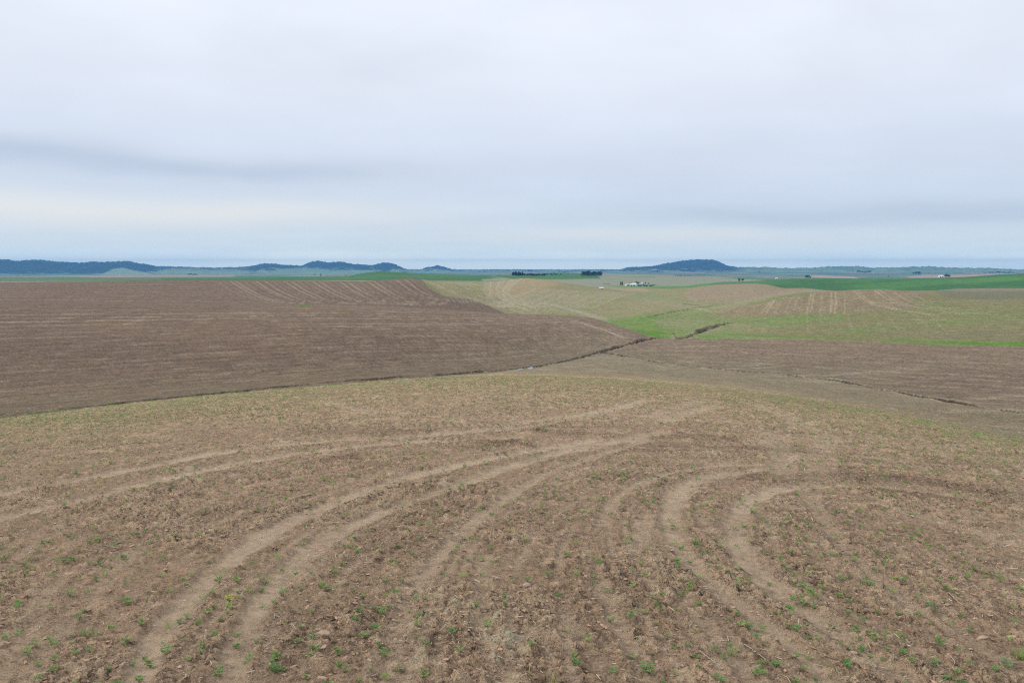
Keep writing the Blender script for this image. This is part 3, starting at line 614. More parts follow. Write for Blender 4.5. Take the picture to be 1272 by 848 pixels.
gully([(1115, 488), (1150, 494), (1178, 499), (1225, 507), (1271, 513), (1320, 520)], 1.1, 0.9, 100, 1.0, .9)
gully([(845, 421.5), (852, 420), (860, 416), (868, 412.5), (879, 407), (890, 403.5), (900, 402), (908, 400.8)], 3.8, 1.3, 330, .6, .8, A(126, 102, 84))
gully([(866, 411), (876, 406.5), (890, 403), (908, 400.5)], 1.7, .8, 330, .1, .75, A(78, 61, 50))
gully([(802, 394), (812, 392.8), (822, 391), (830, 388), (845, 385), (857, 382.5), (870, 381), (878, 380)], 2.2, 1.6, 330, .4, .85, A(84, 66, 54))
gully([(811, 394.5), (835, 395.5), (850, 396)], 1.2, 0.8, 330, .2, .5)
gully([(848, 377.3), (856, 377.8), (866, 378.8)], 1.6, 1.2, 330, .2, .8)
gully([(772, 363.5), (782, 364), (795, 364.3)], 1.6, 1.0, 700, .2, .8)

ZF = Z + REL
Hn = ZF
def ground(x, y):
    th = math.atan2(x, y); r = max(math.hypot(x, y), 0.31)
    ci = float(np.interp(th, TH, np.arange(NC))); ri = float(np.interp(math.log(r), V, np.arange(NR)))
    c0 = min(int(ci), NC - 2); i0 = min(int(ri), NR - 2); f = ci - c0; g = ri - i0
    return float((Hn[i0, c0] * (1 - f) + Hn[i0, c0 + 1] * f) * (1 - g) + (Hn[i0 + 1, c0] * (1 - f) + Hn[i0 + 1, c0 + 1] * f) * g)
def groundv(x, y):
    th = np.arctan2(x, y); r = np.maximum(np.hypot(x, y), 0.31)
    ci = np.interp(th, TH, np.arange(NC)); ri = np.interp(np.log(r), V, np.arange(NR))
    c0 = np.minimum(ci.astype(int), NC - 2); i0 = np.minimum(ri.astype(int), NR - 2); f = ci - c0; g = ri - i0
    return (Hn[i0, c0] * (1 - f) + Hn[i0, c0 + 1] * f) * (1 - g) + (Hn[i0 + 1, c0] * (1 - f) + Hn[i0 + 1, c0 + 1] * f) * g

# ------------------------------------------------------------------ materials
def new_mat(name):
    m = bpy.data.materials.new(name); m.use_nodes = True; m.node_tree.nodes.clear()
    n_ = NT(m.node_tree); o = n_.node('ShaderNodeOutputMaterial'); b = n_.node('ShaderNodeBsdfPrincipled')
    n_.l.new(b.outputs[0], o.inputs[0]); b.inputs['Roughness'].default_value = 0.9
    b.inputs['Specular IOR Level'].default_value = 0.15
    return m, n_, b
def soil_mat(name, fine, coarse, amp, bump, bdist, residue, gap_shade=()):
    m, n_, b = new_mat(name)
    at = n_.node('ShaderNodeAttribute', attribute_name='tint'); geo = n_.node('ShaderNodeNewGeometry'); P = geo.outputs['Position']
    a = n_.noise(P, fine, 6, 0.65); c = n_.noise(P, coarse, 4, 0.55)
    ka = n_.math('MULTIPLY', n_.mapr(a, 0.36, 0.64, -amp, amp * 0.9), n_.mapr(at.outputs['Alpha'], 0, 1, .45, 1)); kc = n_.mapr(c, 0.35, 0.65, -amp * .4, amp * .4)
    k = n_.math('ADD', ka, kc)
    kk = n_.math('ADD', k, 1.0)
    for sc2, lo, hi, dk in gap_shade: gp_ = n_.mapr(n_.noise(P, sc2, 5, 0.6, 0.6), lo, hi, 1.0 - dk, 0.0, True); kk = n_.math('MULTIPLY', kk, n_.math('SUBTRACT', 1.0, n_.math('MULTIPLY', gp_, at.outputs['Alpha'], clamp=True)))  # shade in the gaps between clods, put into the colour as dark noise spots
    s = n_.vmath('SCALE', at.outputs['Color']); n_.l.new(kk, s.node.inputs['Scale'])
    if residue:
        r_ = n_.mapr(n_.noise(P, fine * 1.7, 3, 0.7), 0.63, 0.72, 0, residue)
        s = n_.mix(r_, s, (*A(200, 184, 158), 1))
    n_.put(b.inputs['Base Color'], s)
    if bump:
        bp = n_.node('ShaderNodeBump'); bp.inputs['Strength'].default_value = bump; bp.inputs['Distance'].default_value = bdist
        n_.l.new(a, bp.inputs['Height']); n_.l.new(bp.outputs[0], b.inputs['Normal'])
    return m
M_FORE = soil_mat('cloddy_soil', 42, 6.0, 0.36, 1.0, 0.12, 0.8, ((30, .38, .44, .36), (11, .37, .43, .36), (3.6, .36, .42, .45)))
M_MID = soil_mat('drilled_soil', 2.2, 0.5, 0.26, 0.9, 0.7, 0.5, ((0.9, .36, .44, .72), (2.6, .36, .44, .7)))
M_FAR = soil_mat('farmland', 0.10, 0.02, 0.14, 0.0, 1.0, 0)
M_HILL = soil_mat('wooded_hills', 0.02, 0.004, 0.25, 0.0, 1.0, 0)

def flat_mat(name, c, var=0.2, scale=8, rough=0.85, spec=0.15, trans=0.0):
    m, n_, b = new_mat(name); tc_ = n_.node('ShaderNodeTexCoord'); v = n_.noise(tc_.outputs['Object'], scale, 4, 0.6)
    s = n_.vmath('SCALE', tuple(c)); n_.l.new(n_.mapr(v, 0.25, 0.75, 1 - var, 1 + var), s.node.inputs['Scale'])
    n_.put(b.inputs['Base Color'], s); b.inputs['Roughness'].default_value = rough; b.inputs['Specular IOR Level'].default_value = spec
    return m

# ------------------------------------------------------------------ ground meshes
def mesh_np(name, verts, faces, mat, tint=None, smooth=True, alpha=None):
    """faces: int array (n, 3 or 4)"""
    me = bpy.data.meshes.new(name); nv, nf = len(verts), len(faces); k = faces.shape[1]
    me.vertices.add(nv); me.vertices.foreach_set('co', np.asarray(verts, np.float32).ravel())
    me.loops.add(nf * k); me.loops.foreach_set('vertex_index', faces.astype(np.int32).ravel())
    me.polygons.add(nf); me.polygons.foreach_set('loop_start', np.arange(0, nf * k, k, dtype=np.int32))
    me.polygons.foreach_set('loop_total', np.full(nf, k, np.int32))
    me.polygons.foreach_set('use_smooth', np.full(nf, smooth))
    if mat is not None: me.materials.append(mat)
    if tint is not None:
        ca = me.color_attributes.new('tint', 'FLOAT_COLOR', 'POINT')
        rgba = np.ones((nv, 4), np.float32); rgba[:, :3] = tint; rgba[:, 3] = 1 if alpha is None else alpha; ca.data.foreach_set('color', rgba.ravel())
    me.update(calc_edges=True); me.validate()
    return me
def link(name, me, parent=None, **props):
    o = bpy.data.objects.new(name, me); COL.objects.link(o); o.parent = parent
    for k, v in props.items(): o[k] = v
    return o
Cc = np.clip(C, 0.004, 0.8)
ii, jj = np.meshgrid(np.arange(NR - 1), np.arange(NC - 1), indexing='ij')
quad = np.stack([ii * NC + jj, ii * NC + jj + 1, (ii + 1) * NC + jj + 1, (ii + 1) * NC + jj], -1)[..., ::-1]
lay = np.zeros((NR, NC), int)
lay[(R2 >= rG * 0.995)] = 1
lay[(R2 >= np.where(PX > 800, r3, r3h))] = 2
lay[R2 >= r5h] = 3
lay[R2 >= 7600] = 4
lf = lay[:-1, :-1]
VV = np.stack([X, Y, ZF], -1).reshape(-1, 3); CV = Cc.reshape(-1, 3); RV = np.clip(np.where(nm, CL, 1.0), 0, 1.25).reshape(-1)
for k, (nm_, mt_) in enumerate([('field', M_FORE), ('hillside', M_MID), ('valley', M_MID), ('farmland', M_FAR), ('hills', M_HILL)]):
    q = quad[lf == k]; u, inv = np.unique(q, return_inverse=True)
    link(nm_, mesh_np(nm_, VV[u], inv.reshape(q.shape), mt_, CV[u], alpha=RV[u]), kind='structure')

# ------------------------------------------------------------------ water lying in the gully
M_WATER, n_, b_ = new_mat('ditch_water'); b_.inputs['Base Color'].default_value = (0.10, 0.10, 0.09, 1); b_.inputs['Roughness'].default_value = 0.06; b_.inputs['Specular IOR Level'].default_value = 1.0
def pool(a, b, wd, seed, lift=0.25):
    A_, B_ = hit(*a, 150), hit(*b, 150); n_ = 14; L = []; R_ = []
    dr = (B_ - A_) / np.linalg.norm(B_ - A_); nn = np.array([-dr[1], dr[0]])
    for i in range(n_ + 1):
        t = i / n_; p = A_ + (B_ - A_) * t + nn * vnoise(np.array([t * 4.0]), np.array([seed * 1.0]), 3)[0] * 1.2; ww = wd * math.sin(pi * min(max(t, .06), .94)) ** .6 * (0.7 + 0.6 * random.random())
        L.append(p + nn * ww); R_.append(p - nn * ww)
    zl = min(ground(*(A_ + (B_ - A_) * t)) for t in np.linspace(0, 1, 9)) + lift
    vs_ = [(*p, zl) for p in L] + [(*p, zl) for p in R_]
    fs = np.array([(i, i + 1, n_ + 2 + i, n_ + 1 + i) for i in range(n_)])
    link('water', mesh_np('water', np.array(vs_), fs, M_WATER), kind='structure')
pool((697, 450.6), (712, 447.6), 1.7, 1, .35); pool((684, 453.6), (695, 451.2), 1.0, 2, .3); pool((668, 456), (676, 454.6), .9, 3, .3)
pool((797, 424.2), (802, 423), .9, 4, .3); pool((655, 458.0), (662, 457.0), .8, 5, .3); pool((640, 459.6), (648, 458.8), .7, 6, .3)

# ------------------------------------------------------------------ small-piece builder
class MB:
    def __init__(s): s.v = []; s.f = []; s.n = 0
    def add(s, v, f):
        v = np.asarray(v, float); f = [tuple(int(i) + s.n for i in q) for q in f]; s.v.append(v); s.f += f; s.n += len(v)
    def tube(s, pts, rad, k=5, cap=True):
        pts = [np.array(p, float) for p in pts]; rad = rad if hasattr(rad, '__len__') else [rad] * len(pts); V_ = []
        for i, p in enumerate(pts):
            t = pts[min(i + 1, len(pts) - 1)] - pts[max(i - 1, 0)]; t /= np.linalg.norm(t) + 1e-9
            a = np.cross(t, (0, 0, 1) if abs(t[2]) < .9 else (1, 0, 0)); a /= np.linalg.norm(a); b = np.cross(t, a)
            V_ += [p + rad[i] * (math.cos(2 * pi * j / k) * a + math.sin(2 * pi * j / k) * b) for j in range(k)]
        F_ = [(i * k + j, i * k + (j + 1) % k, (i + 1) * k + (j + 1) % k, (i + 1) * k + j) for i in range(len(pts) - 1) for j in range(k)]
        if cap: F_ += [tuple(range(k))[::-1], tuple(range((len(pts) - 1) * k, len(pts) * k))]
        s.add(V_, F_)
    def box(s, x0, x1, y0, y1, z0, z1):
        s.add([(x0, y0, z0), (x1, y0, z0), (x1, y1, z0), (x0, y1, z0), (x0, y0, z1), (x1, y0, z1), (x1, y1, z1), (x0, y1, z1)],
              [(0, 3, 2, 1), (4, 5, 6, 7), (0, 1, 5, 4), (1, 2, 6, 5), (2, 3, 7, 6), (3, 0, 4, 7)])
    def mesh(s, name, mat, smooth=False):
        me = bpy.data.meshes.new(name); me.from_pydata([tuple(p) for p in np.concatenate(s.v)], [], s.f); me.materials.append(mat)
        if smooth: me.polygons.foreach_set('use_smooth', [True] * len(me.polygons))
        me.update(); return me
ICO_V = None
def ico():
    t = (1 + 5 ** .5) / 2
    v = np.array([(-1, t, 0), (1, t, 0), (-1, -t, 0), (1, -t, 0), (0, -1, t), (0, 1, t), (0, -1, -t), (0, 1, -t), (t, 0, -1), (t, 0, 1), (-t, 0, -1), (-t, 0, 1)], float)
    v /= np.linalg.norm(v[0])
    f = [(0, 11, 5), (0, 5, 1), (0, 1, 7), (0, 7, 10), (0, 10, 11), (1, 5, 9), (5, 11, 4), (11, 10, 2), (10, 7, 6), (7, 1, 8), (3, 9, 4), (3, 4, 2), (3, 2, 6), (3, 6, 8), (3, 8, 9), (4, 9, 5), (2, 4, 11), (6, 2, 10), (8, 6, 7), (9, 8, 1)]
    return v, f
def icosub(v, f, k=1):
    for _ in range(k):
        v = list(map(tuple, v)); cache = {}; nf = []
        def mid(a, b):
            key = (min(a, b), max(a, b))
            if key not in cache:
                p = (np.array(v[a]) + np.array(v[b])) / 2; p /= np.linalg.norm(p); v.append(tuple(p)); cache[key] = len(v) - 1
            return cache[key]
        for a, b, c in f:
            x, y, z = mid(a, b), mid(b, c), mid(c, a); nf += [(a, x, z), (b, y, x), (c, z, y), (x, y, z)]
        f = nf
    return np.array(v), f

# ------------------------------------------------------------------ clods of soil
M_CLOD = flat_mat('clod_soil', A(196, 166, 140), 0.3, 40); M_STONE = flat_mat('pale_stone', A(186, 164, 146), 0.15, 30)
def clod_mesh(name, seed, sx, sy, sz, mat, k=2, rough_=0.28):
    v, f = icosub(*ico(), k); r_ = np.random.default_rng(seed); o = r_.uniform(0, 50, 3)
    nz = vnoise(v[:, 0] * 1.6 + o[0] + v[:, 2], v[:, 1] * 1.6 + o[1], seed) + 0.5 * vnoise(v[:, 0] * 4 + o[2], v[:, 1] * 4 + v[:, 2] * 4, seed + 2)
    v = v * (1 + rough_ * 2 * nz)[:, None]
    for _ in range(5):                       # broken facets
        d_ = r_.normal(size=3); d_ /= np.linalg.norm(d_); q = v @ d_; lim = r_.uniform(.6, .85); v -= np.outer(np.clip(q - lim, 0, 9), d_) * .85
    v *= np.array([sx, sy, sz]); b = MB(); b.add(v, f); return b.mesh(name, mat, False)
CL_T = [(403, 790.5, 20, 11, 'large flat tilted clod of soil, biggest lump in the lower middle left'), (381, 835, 12, 10, 'rounded pale clod of soil, left of the pair near the bottom edge'),
        (401, 840, 14, 8, 'wide low clod of soil, right of the pair near the bottom edge'), (505, 730, 8, 5, 'small oval clod lying above the large flat clod'),
        (113, 797, 10, 8, 'upright lump of soil alone in the bottom left wheel track'), (1220, 791, 13, 7, 'low clod of soil left of the wide one near the right edge'),
        (1257, 790, 15, 7, 'wide low clod of soil by the grassy tuft at the right edge'), (1242, 698, 7, 5, 'small pale clod highest up near the right edge'),
        (1211, 767, 8, 6, 'lumpy pale clod at the right, above the two low clods'), (1130, 746, 7, 5, 'small tan clod right of the thin dark upright stalk')]
for i, (x, y, w_, h_, lab) in enumerate(CL_T):
    p = hit(x, y + h_ * .3); r_ = math.hypot(*p); s = .85 * w_ / F * r_ / 2
    o = link('clod', clod_mesh('clod', 300 + i, s * 1.1, s * .6, s * min(.6, max(.42, h_ / w_ * .8)), M_CLOD), label=lab, category='clod', group='single clods of soil in the foreground')
    o.location = (*p, ground(*p) + s * .12); o.rotation_euler = (random.uniform(-.2, .2), random.uniform(-.3, .3), random.uniform(-.5, .5))
p = hit(654, 732); s = 10 / F * math.hypot(*p) / 2
o = link('stone', clod_mesh('stone', 340, s, s * .8, s * .7, M_STONE, 2, .12), label='small pale pinkish stone lying in bare soil below the middle of the field', category='stone')
o.location = (*p, ground(*p) + s * .3)

def scatter(n, rmax, power=1.0, rmin=8.0, fov=35):
    """random places on the near slope; power 1 = even over the ground, lower = denser near"""
    u = rng.random(n); r = (rmin ** (2 * power) + u * (rmax ** (2 * power) - rmin ** (2 * power))) ** (1 / (2 * power))
    th = rng.uniform(-radians(fov), radians(fov), n); return r * np.sin(th), r * np.cos(th), r
def instancer(name, protos, x, y, z, size, yaw, tilt, mat, label=None, category=None, tint=None, pick=None, smooth=False):
    """joined mesh of many tiny copies (stuff)"""
    allv, allf, allt = [], [], []; off = 0
    pick = rng.integers(0, len(protos), len(x)) if pick is None else pick
    for k, (pv, pf) in enumerate(protos):
        m = pick == k
        if not m.any(): continue
        pv = np.asarray(pv, float); pf = np.asarray(pf); nn = m.sum()
        cy, sy = np.cos(yaw[m])[:, None], np.sin(yaw[m])[:, None]; ct, st = np.cos(tilt[m])[:, None], np.sin(tilt[m])[:, None]
        s = size[m]; s = s[:, None] if s.ndim == 1 else s
        q = pv[None] * s[:, None, :] if s.shape[1] == 3 else pv[None] * s[:, :, None]
        a, b, c = q[..., 0], q[..., 1], q[..., 2]
        a, c = a * ct + c * st, -a * st + c * ct
        a, b = a * cy - b * sy, a * sy + b * cy
        vv = np.stack([a + x[m][:, None], b + y[m][:, None], c + z[m][:, None]], -1)
        ff = pf[None] + (np.arange(nn) * len(pv))[:, None, None] + off
        allv.append(vv.reshape(-1, 3)); allf.append(ff.reshape(-1, pf.shape[1])); off += nn * len(pv)
        if tint is not None: allt.append(np.repeat(tint[m], len(pv), 0))
    me = mesh_np(name, np.concatenate(allv), np.concatenate(allf), mat, np.concatenate(allt) if tint is not None else None, smooth)
    o = link(name, me, kind='stuff')
    if label: o['label'] = label; o['category'] = category
    return o
def tint_mat(name, rough=0.85, spec=0.15, var=0.15):
    m, n_, b = new_mat(name); at = n_.node('ShaderNodeAttribute', attribute_name='tint'); g_ = n_.node('ShaderNodeNewGeometry')
    v = n_.noise(g_.outputs['Position'], 40, 2, 0.6); s = n_.vmath('SCALE', at.outputs['Color']); n_.l.new(n_.mapr(v, 0.3, 0.7, 1 - var, 1 + var), s.node.inputs['Scale'])
    n_.put(b.inputs['Base Color'], s); b.inputs['Roughness'].default_value = rough; b.inputs['Specular IOR Level'].default_value = spec; return m
M_CRUMB = tint_mat('crumb_soil'); M_STRAW = tint_mat('straw', .7, .2); M_LEAF = tint_mat('leaf_green', .6, .25)
iv = np.array([(1, 0, 0), (0, 1, 0), (-1, 0, 0), (0, -1, 0), (0, 0, 1.0), (0, 0, -1.0), (.75, .75, .5), (-.75, -.7, .45)]); if_ = [(0, 1, 6), (0, 6, 4), (1, 4, 6), (1, 2, 4), (2, 3, 7), (2, 7, 4), (3, 4, 7), (3, 0, 4), (0, 5, 1), (1, 5, 2), (2, 5, 3), (3, 5, 0)]; crp = []
for k in range(5):
    vv = iv * (1 + 0.45 * (np.random.default_rng(k).random((8, 1)) - .5)); vv[:, 2] *= .7; crp.append((vv, if_))
def rowoff(x, y, r):
    Dq = y * CP + 0.3 * r * SP; z = groundv(x, y); Dq = y * CP - (z - CAMZ) * SP
    px = 636 + F * x / Dq; py = 424 - F * (y * SP + (z - CAMZ) * CP) / Dq
    return rowfield(px, py), px, py, z
def at_grid(G_, x, y):
    ci = np.rint(np.interp(np.arctan2(x, y), TH, np.arange(NC))).astype(int); ri = np.rint(np.interp(np.log(np.hypot(x, y)), V, np.arange(NR))).astype(int); return G_[ri, ci]
x, y, r = scatter(20000, 40, 0.42); z = groundv(x, y); tk = at_grid(trackm, x, y); cr = at_grid(CL, x, y)
k_ = rng.random(len(x)) < (0.15 + 0.85 * np.clip(cr, 0, 1)) * (1 - .8 * tk); x, y, r, z = x[k_], y[k_], r[k_], z[k_]
sz = (0.007 + 0.024 * rng.random(len(x)) ** 4) * (1 + r / 30); base_c = np.array(A(190, 157, 132)) * (0.6 + 0.5 * rng.random((len(x), 1)))
instancer('soil_crumbs', crp, x, y, z + sz * .05, np.stack([sz * rng.uniform(.8, 1.5, len(x)), sz, sz * rng.uniform(.6, 1, len(x))], -1), rng.uniform(0, 6.3, len(x)), rng.uniform(-.4, .4, len(x)), M_CRUMB, 'loose crumbs of dry brown soil strewn over the foreground', 'soil', base_c)
# straw bits left from the last crop
tri = [(0, 3, 4, 1), (1, 4, 5, 2), (2, 5, 3, 0)]
def strawp(k): 
    a = np.array([(0, 0.0, 1), (0, .87, -.5), (0, -.87, -.5)]); v0 = a.copy(); v1 = a.copy(); v0[:, 0] = -.5; v1[:, 0] = .5; return np.concatenate([v0, v1])
x, y, r = scatter(15000, 48, 0.45); z = groundv(x, y); n_s = len(x)
cl_n_ = fbm(x / 1.5, y / 1.5, 2, 201); k_ = rng.random(n_s) < np.clip(.45 + 1.1 * cl_n_, .08, 1); x, y, r, z = x[k_], y[k_], r[k_], z[k_]; n_s = len(x)
ln = (0.02 + 0.11 * rng.random(n_s) ** 3) * (1 + r / 60); th_ = (0.0022 + 0.0024 * rng.random(n_s)) * (1 + r / 30)
tn = np.array(A(224, 206, 176)) * (0.5 + 0.6 * rng.random((n_s, 1)))
instancer('straw_bits', [(strawp(0), np.array(tri))], x, y, z + .012, np.stack([ln, th_, th_], -1), rng.uniform(0, 6.3, n_s), rng.normal(0, .28, n_s), M_STRAW, 'short pale bits of old straw scattered over the soil', 'straw', tn)
# long single stalks
STK = [((856, 801), (885, 820), (912, 836), 'long pale straw stalk lying diagonally at lower right of centre, longer of two'), ((924, 801), (942, 812), (960, 827), 'pale straw stalk right of the longest stalk at lower right of centre'),
       ((362, 773), (366, 779), (370, 784), 'short pale stalk lying above left of the large flat clod'), ((1177, 740), (1190, 748), (1200, 757), 'thin pale stalk lying at right beside the lumpy clod'),
       ((1177, 813), (1186, 822), (1186, 826), 'bent pale stalk near the bottom right corner'), ((1188, 726), (1194, 724), (1199, 726), 'pale split straw piece at right above the lumpy clod'),
       ((236, 762), (243, 758), (249, 755), 'pale straw stalk between seedlings in the left wheel track'), ((663, 781), (670, 777), (677, 775), 'thin pale stalk lying left of the leafy seedling at bottom centre'),
       ((1039, 682), (1043, 681.6), (1047, 682), 'short white straw piece lying right of the curved wheel track'), ((973, 840), (978, 843), (983, 850), 'pale bent stalk at the bottom edge, right of the long stalks')]
M_STK = flat_mat('stalk_straw', A(206, 186, 160), .15, 20)
for a, b, c_, lab in STK:
    W_ = [hit(*q) for q in (a, b, c_)]; P_ = [np.array((*q, ground(*q) + .012 + random.uniform(0, .01))) for q in W_]; o_ = P_[0].copy()
    mb = MB(); mid = [P_[0], (P_[0] + P_[1]) / 2 + (0, 0, .006), P_[1], (P_[1] + P_[2]) / 2 + (0, 0, .005), P_[2]]; mb.tube([q - o_ for q in mid], [.0035, .005, .0045, .004, .0025], 5)
    o = link('straw_stalk', mb.mesh('straw_stalk', M_STK, True), label=lab, category='straw', group='long straw stalks on the soil'); o.location = o_

# ------------------------------------------------------------------ seedlings
def leaflet(mb, base, dr, ln, wd, fold):
    dr = np.array(dr, float); dr /= np.linalg.norm(dr); sd_ = np.cross(dr, (0, 0, 1)); sd_ /= np.linalg.norm(sd_) + 1e-9; up = np.cross(sd_, dr); b = np.array(base)
    mb.add([b, b + dr * ln * .5 + sd_ * wd + up * fold, b + dr * ln, b + dr * ln * .5 - sd_ * wd + up * fold], [(0, 1, 2), (0, 2, 3)])
def seedling(seed, big=1.0):
    R_ = random.Random(seed); stems = MB(); leaves = MB(); ns = R_.randint(4, 6)
    for i in range(ns):
        a = 2 * pi * i / ns + R_.uniform(-.5, .5); le = R_.uniform(.03, .062) * big; p0 = np.array((0, 0, -.02)); out = R_.uniform(.35, .9)
        tip = np.array((math.cos(a) * le * out, math.sin(a) * le * out, le * R_.uniform(.6, 1.25)))
        stems.tube([p0, tip * .55 + (0, 0, .008), tip], [.0022, .0016, .0009], 3, False)
        for j in range(3):
            t = .45 + .27 * j; b = tip * t + (0, 0, .006)
            for sgn in (-1, 1):
                aa = a + sgn * R_.uniform(.6, 1.2); leaflet(leaves, b, (math.cos(aa), math.sin(aa), R_.uniform(.0, .5)), R_.uniform(.022, .036) * big, R_.uniform(.008, .012) * big, .002)
        leaflet(leaves, tip, (math.cos(a), math.sin(a), .5), .03 * big, .009 * big, .002)
    return stems, leaves
M_SEED = [flat_mat('seedling_green', c_, .25, 25, .6, .25) for c_ in (A(106, 142, 70), A(92, 130, 62), A(122, 144, 74))]
M_STEM = flat_mat('seedling_stem', A(128, 140, 78), .1, 10); M_YEL = flat_mat('yellow_leaf', A(164, 170, 66), .2, 25, .6, .2)
SEEDM = []
for k in range(6):
    s_, l_ = seedling(500 + k); SEEDM.append((s_.mesh('stem', M_STEM), l_.mesh('leaves', M_SEED[k % 3])))
_ps, _pl = seedling(599); YM = (_ps.mesh('stem', M_STEM), _pl.mesh('leaves', M_YEL))
def raw(px_, k): return [(x_, y_) for x_, y_ in px_]
NOT = []
for (ox, oy, sc_), pts in (((0, 650, 3.975), [(210, 80), (165, 165), (60, 235), (120, 205), (475, 270), (620, 295), (610, 155), (550, 205), (740, 97), (345, 345), (250, 420), (410, 430), (390, 460), (635, 385), (90, 410), (85, 530), (180, 595), (250, 565), (375, 640), (190, 685), (265, 735), (740, 675), (820, 630), (1000, 620), (1080, 725), (1165, 585), (1230, 645), (700, 495), (885, 485), (930, 460), (1095, 475), (1080, 255), (1030, 185), (685, 750), (625, 585), (1180, 345)]),
        ((320, 650, 3.975), [(380, 235), (630, 290), (345, 320), (190, 240), (270, 560), (260, 650), (400, 690), (795, 455), (790, 500), (630, 640), (830, 610), (960, 550), (990, 630), (530, 545), (1220, 370), (1225, 400), (1135, 500), (825, 760), (635, 750), (475, 65), (590, 110), (695, 100), (1085, 410), (95, 650), (75, 710), (125, 350), (272, 600), (620, 435)]),
        ((640, 650, 3.975), [(155, 250), (60, 290), (210, 345), (460, 320), (50, 80), (355, 575), (585, 640), (300, 690), (570, 460), (625, 190), (740, 170), (905, 90), (930, 140), (960, 185), (800, 185), (860, 325), (1095, 445), (1070, 630), (1190, 730), (660, 720), (480, 715), (1250, 280), (1100, 315), (1220, 140), (1065, 600), (1215, 740)]),
        ((950, 650, 3.95), [(25, 280), (185, 305), (230, 380), (190, 380), (210, 245), (245, 220), (580, 205), (880, 320), (415, 370), (805, 410), (660, 440), (155, 540), (435, 530), (460, 560), (210, 640), (155, 650), (515, 675), (725, 700), (945, 730), (890, 760), (680, 630), (600, 630), (1000, 520), (405, 705), (55, 685), (1190, 690), (835, 665), (475, 600), (240, 400)])):
    NOT += [(ox + a / sc_, oy + b / sc_) for a, b in pts]
SP_ = [(*hit(a, b + 3), random.uniform(.95, 1.5)) for a, b in NOT]
x, y, r = scatter(44000, 100, 0.80); S_, px_, py_, z = rowoff(x, y, r)
dens = np.clip(0.62 + 1.0 * fbm(x / 3, y / 3, 3, 221) + .35 * np.exp(-((px_ - 980) / 160) ** 2 - ((py_ - 740) / 90) ** 2), .05, 1)
rowd = np.abs(((S_ / 30.0) % 1) - .5) * 2
k_ = (rng.random(len(x)) < dens) & ((rowd > .55) | (rng.random(len(x)) < .25)) & (rng.random(len(x)) > .6 * at_grid(trackm, x, y)) & (px_ > -30) & (px_ < 1300)
x, y, r, z = x[k_], y[k_], r[k_], z[k_]; o_ = np.argsort(r)
x, y, r, z = x[o_], y[o_], r[o_], z[o_]
SZ = rng.uniform(.55, 1.15, len(x)); n_ind = 300 - len(SP_) - 1
for i in range(n_ind): SP_.append((x[i], y[i], SZ[i]))
GLAB = 'small feathery green crop seedling standing in bare soil of the foreground rows'
first = {}
for i, (a, b, s) in enumerate(SP_):
    k = random.randrange(6)
    root = bpy.data.objects.new('seedling', None); COL.objects.link(root); root.location = (a, b, ground(a, b)); root.rotation_euler = (0, 0, random.uniform(0, 6.28)); root.scale = (s * random.uniform(.8, 1.1),) * 3; root.empty_display_size = .05
    root['label'] = GLAB; root['category'] = 'seedling'; root['group'] = 'seedlings in the foreground rows'
    link('stem', SEEDM[k][0], root); link('leaves', SEEDM[k][1], root)
p = hit(285, 750); root = bpy.data.objects.new('seedling', None); COL.objects.link(root); root.location = (*p, ground(*p)); root.scale = (1.5,) * 3
root['label'] = 'yellow leaved seedling, the only yellow one, in the left wheel track'; root['category'] = 'seedling'; root['group'] = 'seedlings in the foreground rows'; link('stem', YM[0], root); link('leaves', YM[1], root)
# the rest: joined
def rawmesh(me, tris=True):
    v = np.zeros(len(me.vertices) * 3); me.vertices.foreach_get('co', v); v = v.reshape(-1, 3); f = [tuple(p_.vertices) for p_ in me.polygons]; return v, np.array(f)
lodA = [rawmesh(SEEDM[k][1]) for k in range(6)]
def lod(seed, nl, ln, wd):
    mb = MB(); R_ = random.Random(seed)
    for i in range(nl):
        a = 2 * pi * i / nl + R_.uniform(-.4, .4); b = (math.cos(a) * .012, math.sin(a) * .012, R_.uniform(.01, .045)); leaflet(mb, b, (math.cos(a), math.sin(a), R_.uniform(.1, .9)), ln * R_.uniform(.8, 1.2), wd, .003)
    return np.concatenate(mb.v), np.array(mb.f)
lodB = [lod(k, 7, .06, .014) for k in range(4)]; lodC = [lod(k + 9, 3, .085, .022) for k in range(3)]
xr, yr, rr_, zr, sr = x[n_ind:], y[n_ind:], r[n_ind:], z[n_ind:], SZ[n_ind:]
gt = np.array([A(104, 148, 58), A(88, 134, 56), A(122, 150, 64), A(120, 142, 70)])[rng.integers(0, 4, len(xr))] * rng.uniform(.75, 1.2, (len(xr), 1))
lev = np.where(rr_ < 24, 0, np.where(rr_ < 50, 1, 2))
offs = [0, 6, 10]; pick = np.where(lev == 0, rng.integers(0, 6, len(xr)), np.where(lev == 1, 6 + rng.integers(0, 4, len(xr)), 10 + rng.integers(0, 3, len(xr))))
instancer('seedlings', lodA + lodB + lodC, xr, yr, zr + .004, (sr * 1.1 * (1 + np.clip(rr_ - 24, 0, 60) / 160)), rng.uniform(0, 6.3, len(xr)), rng.normal(0, .1, len(xr)), M_LEAF, 'countless small green crop seedlings spread over the sloping field', 'seedlings', gt, pick)
print('seedlings', len(xr))

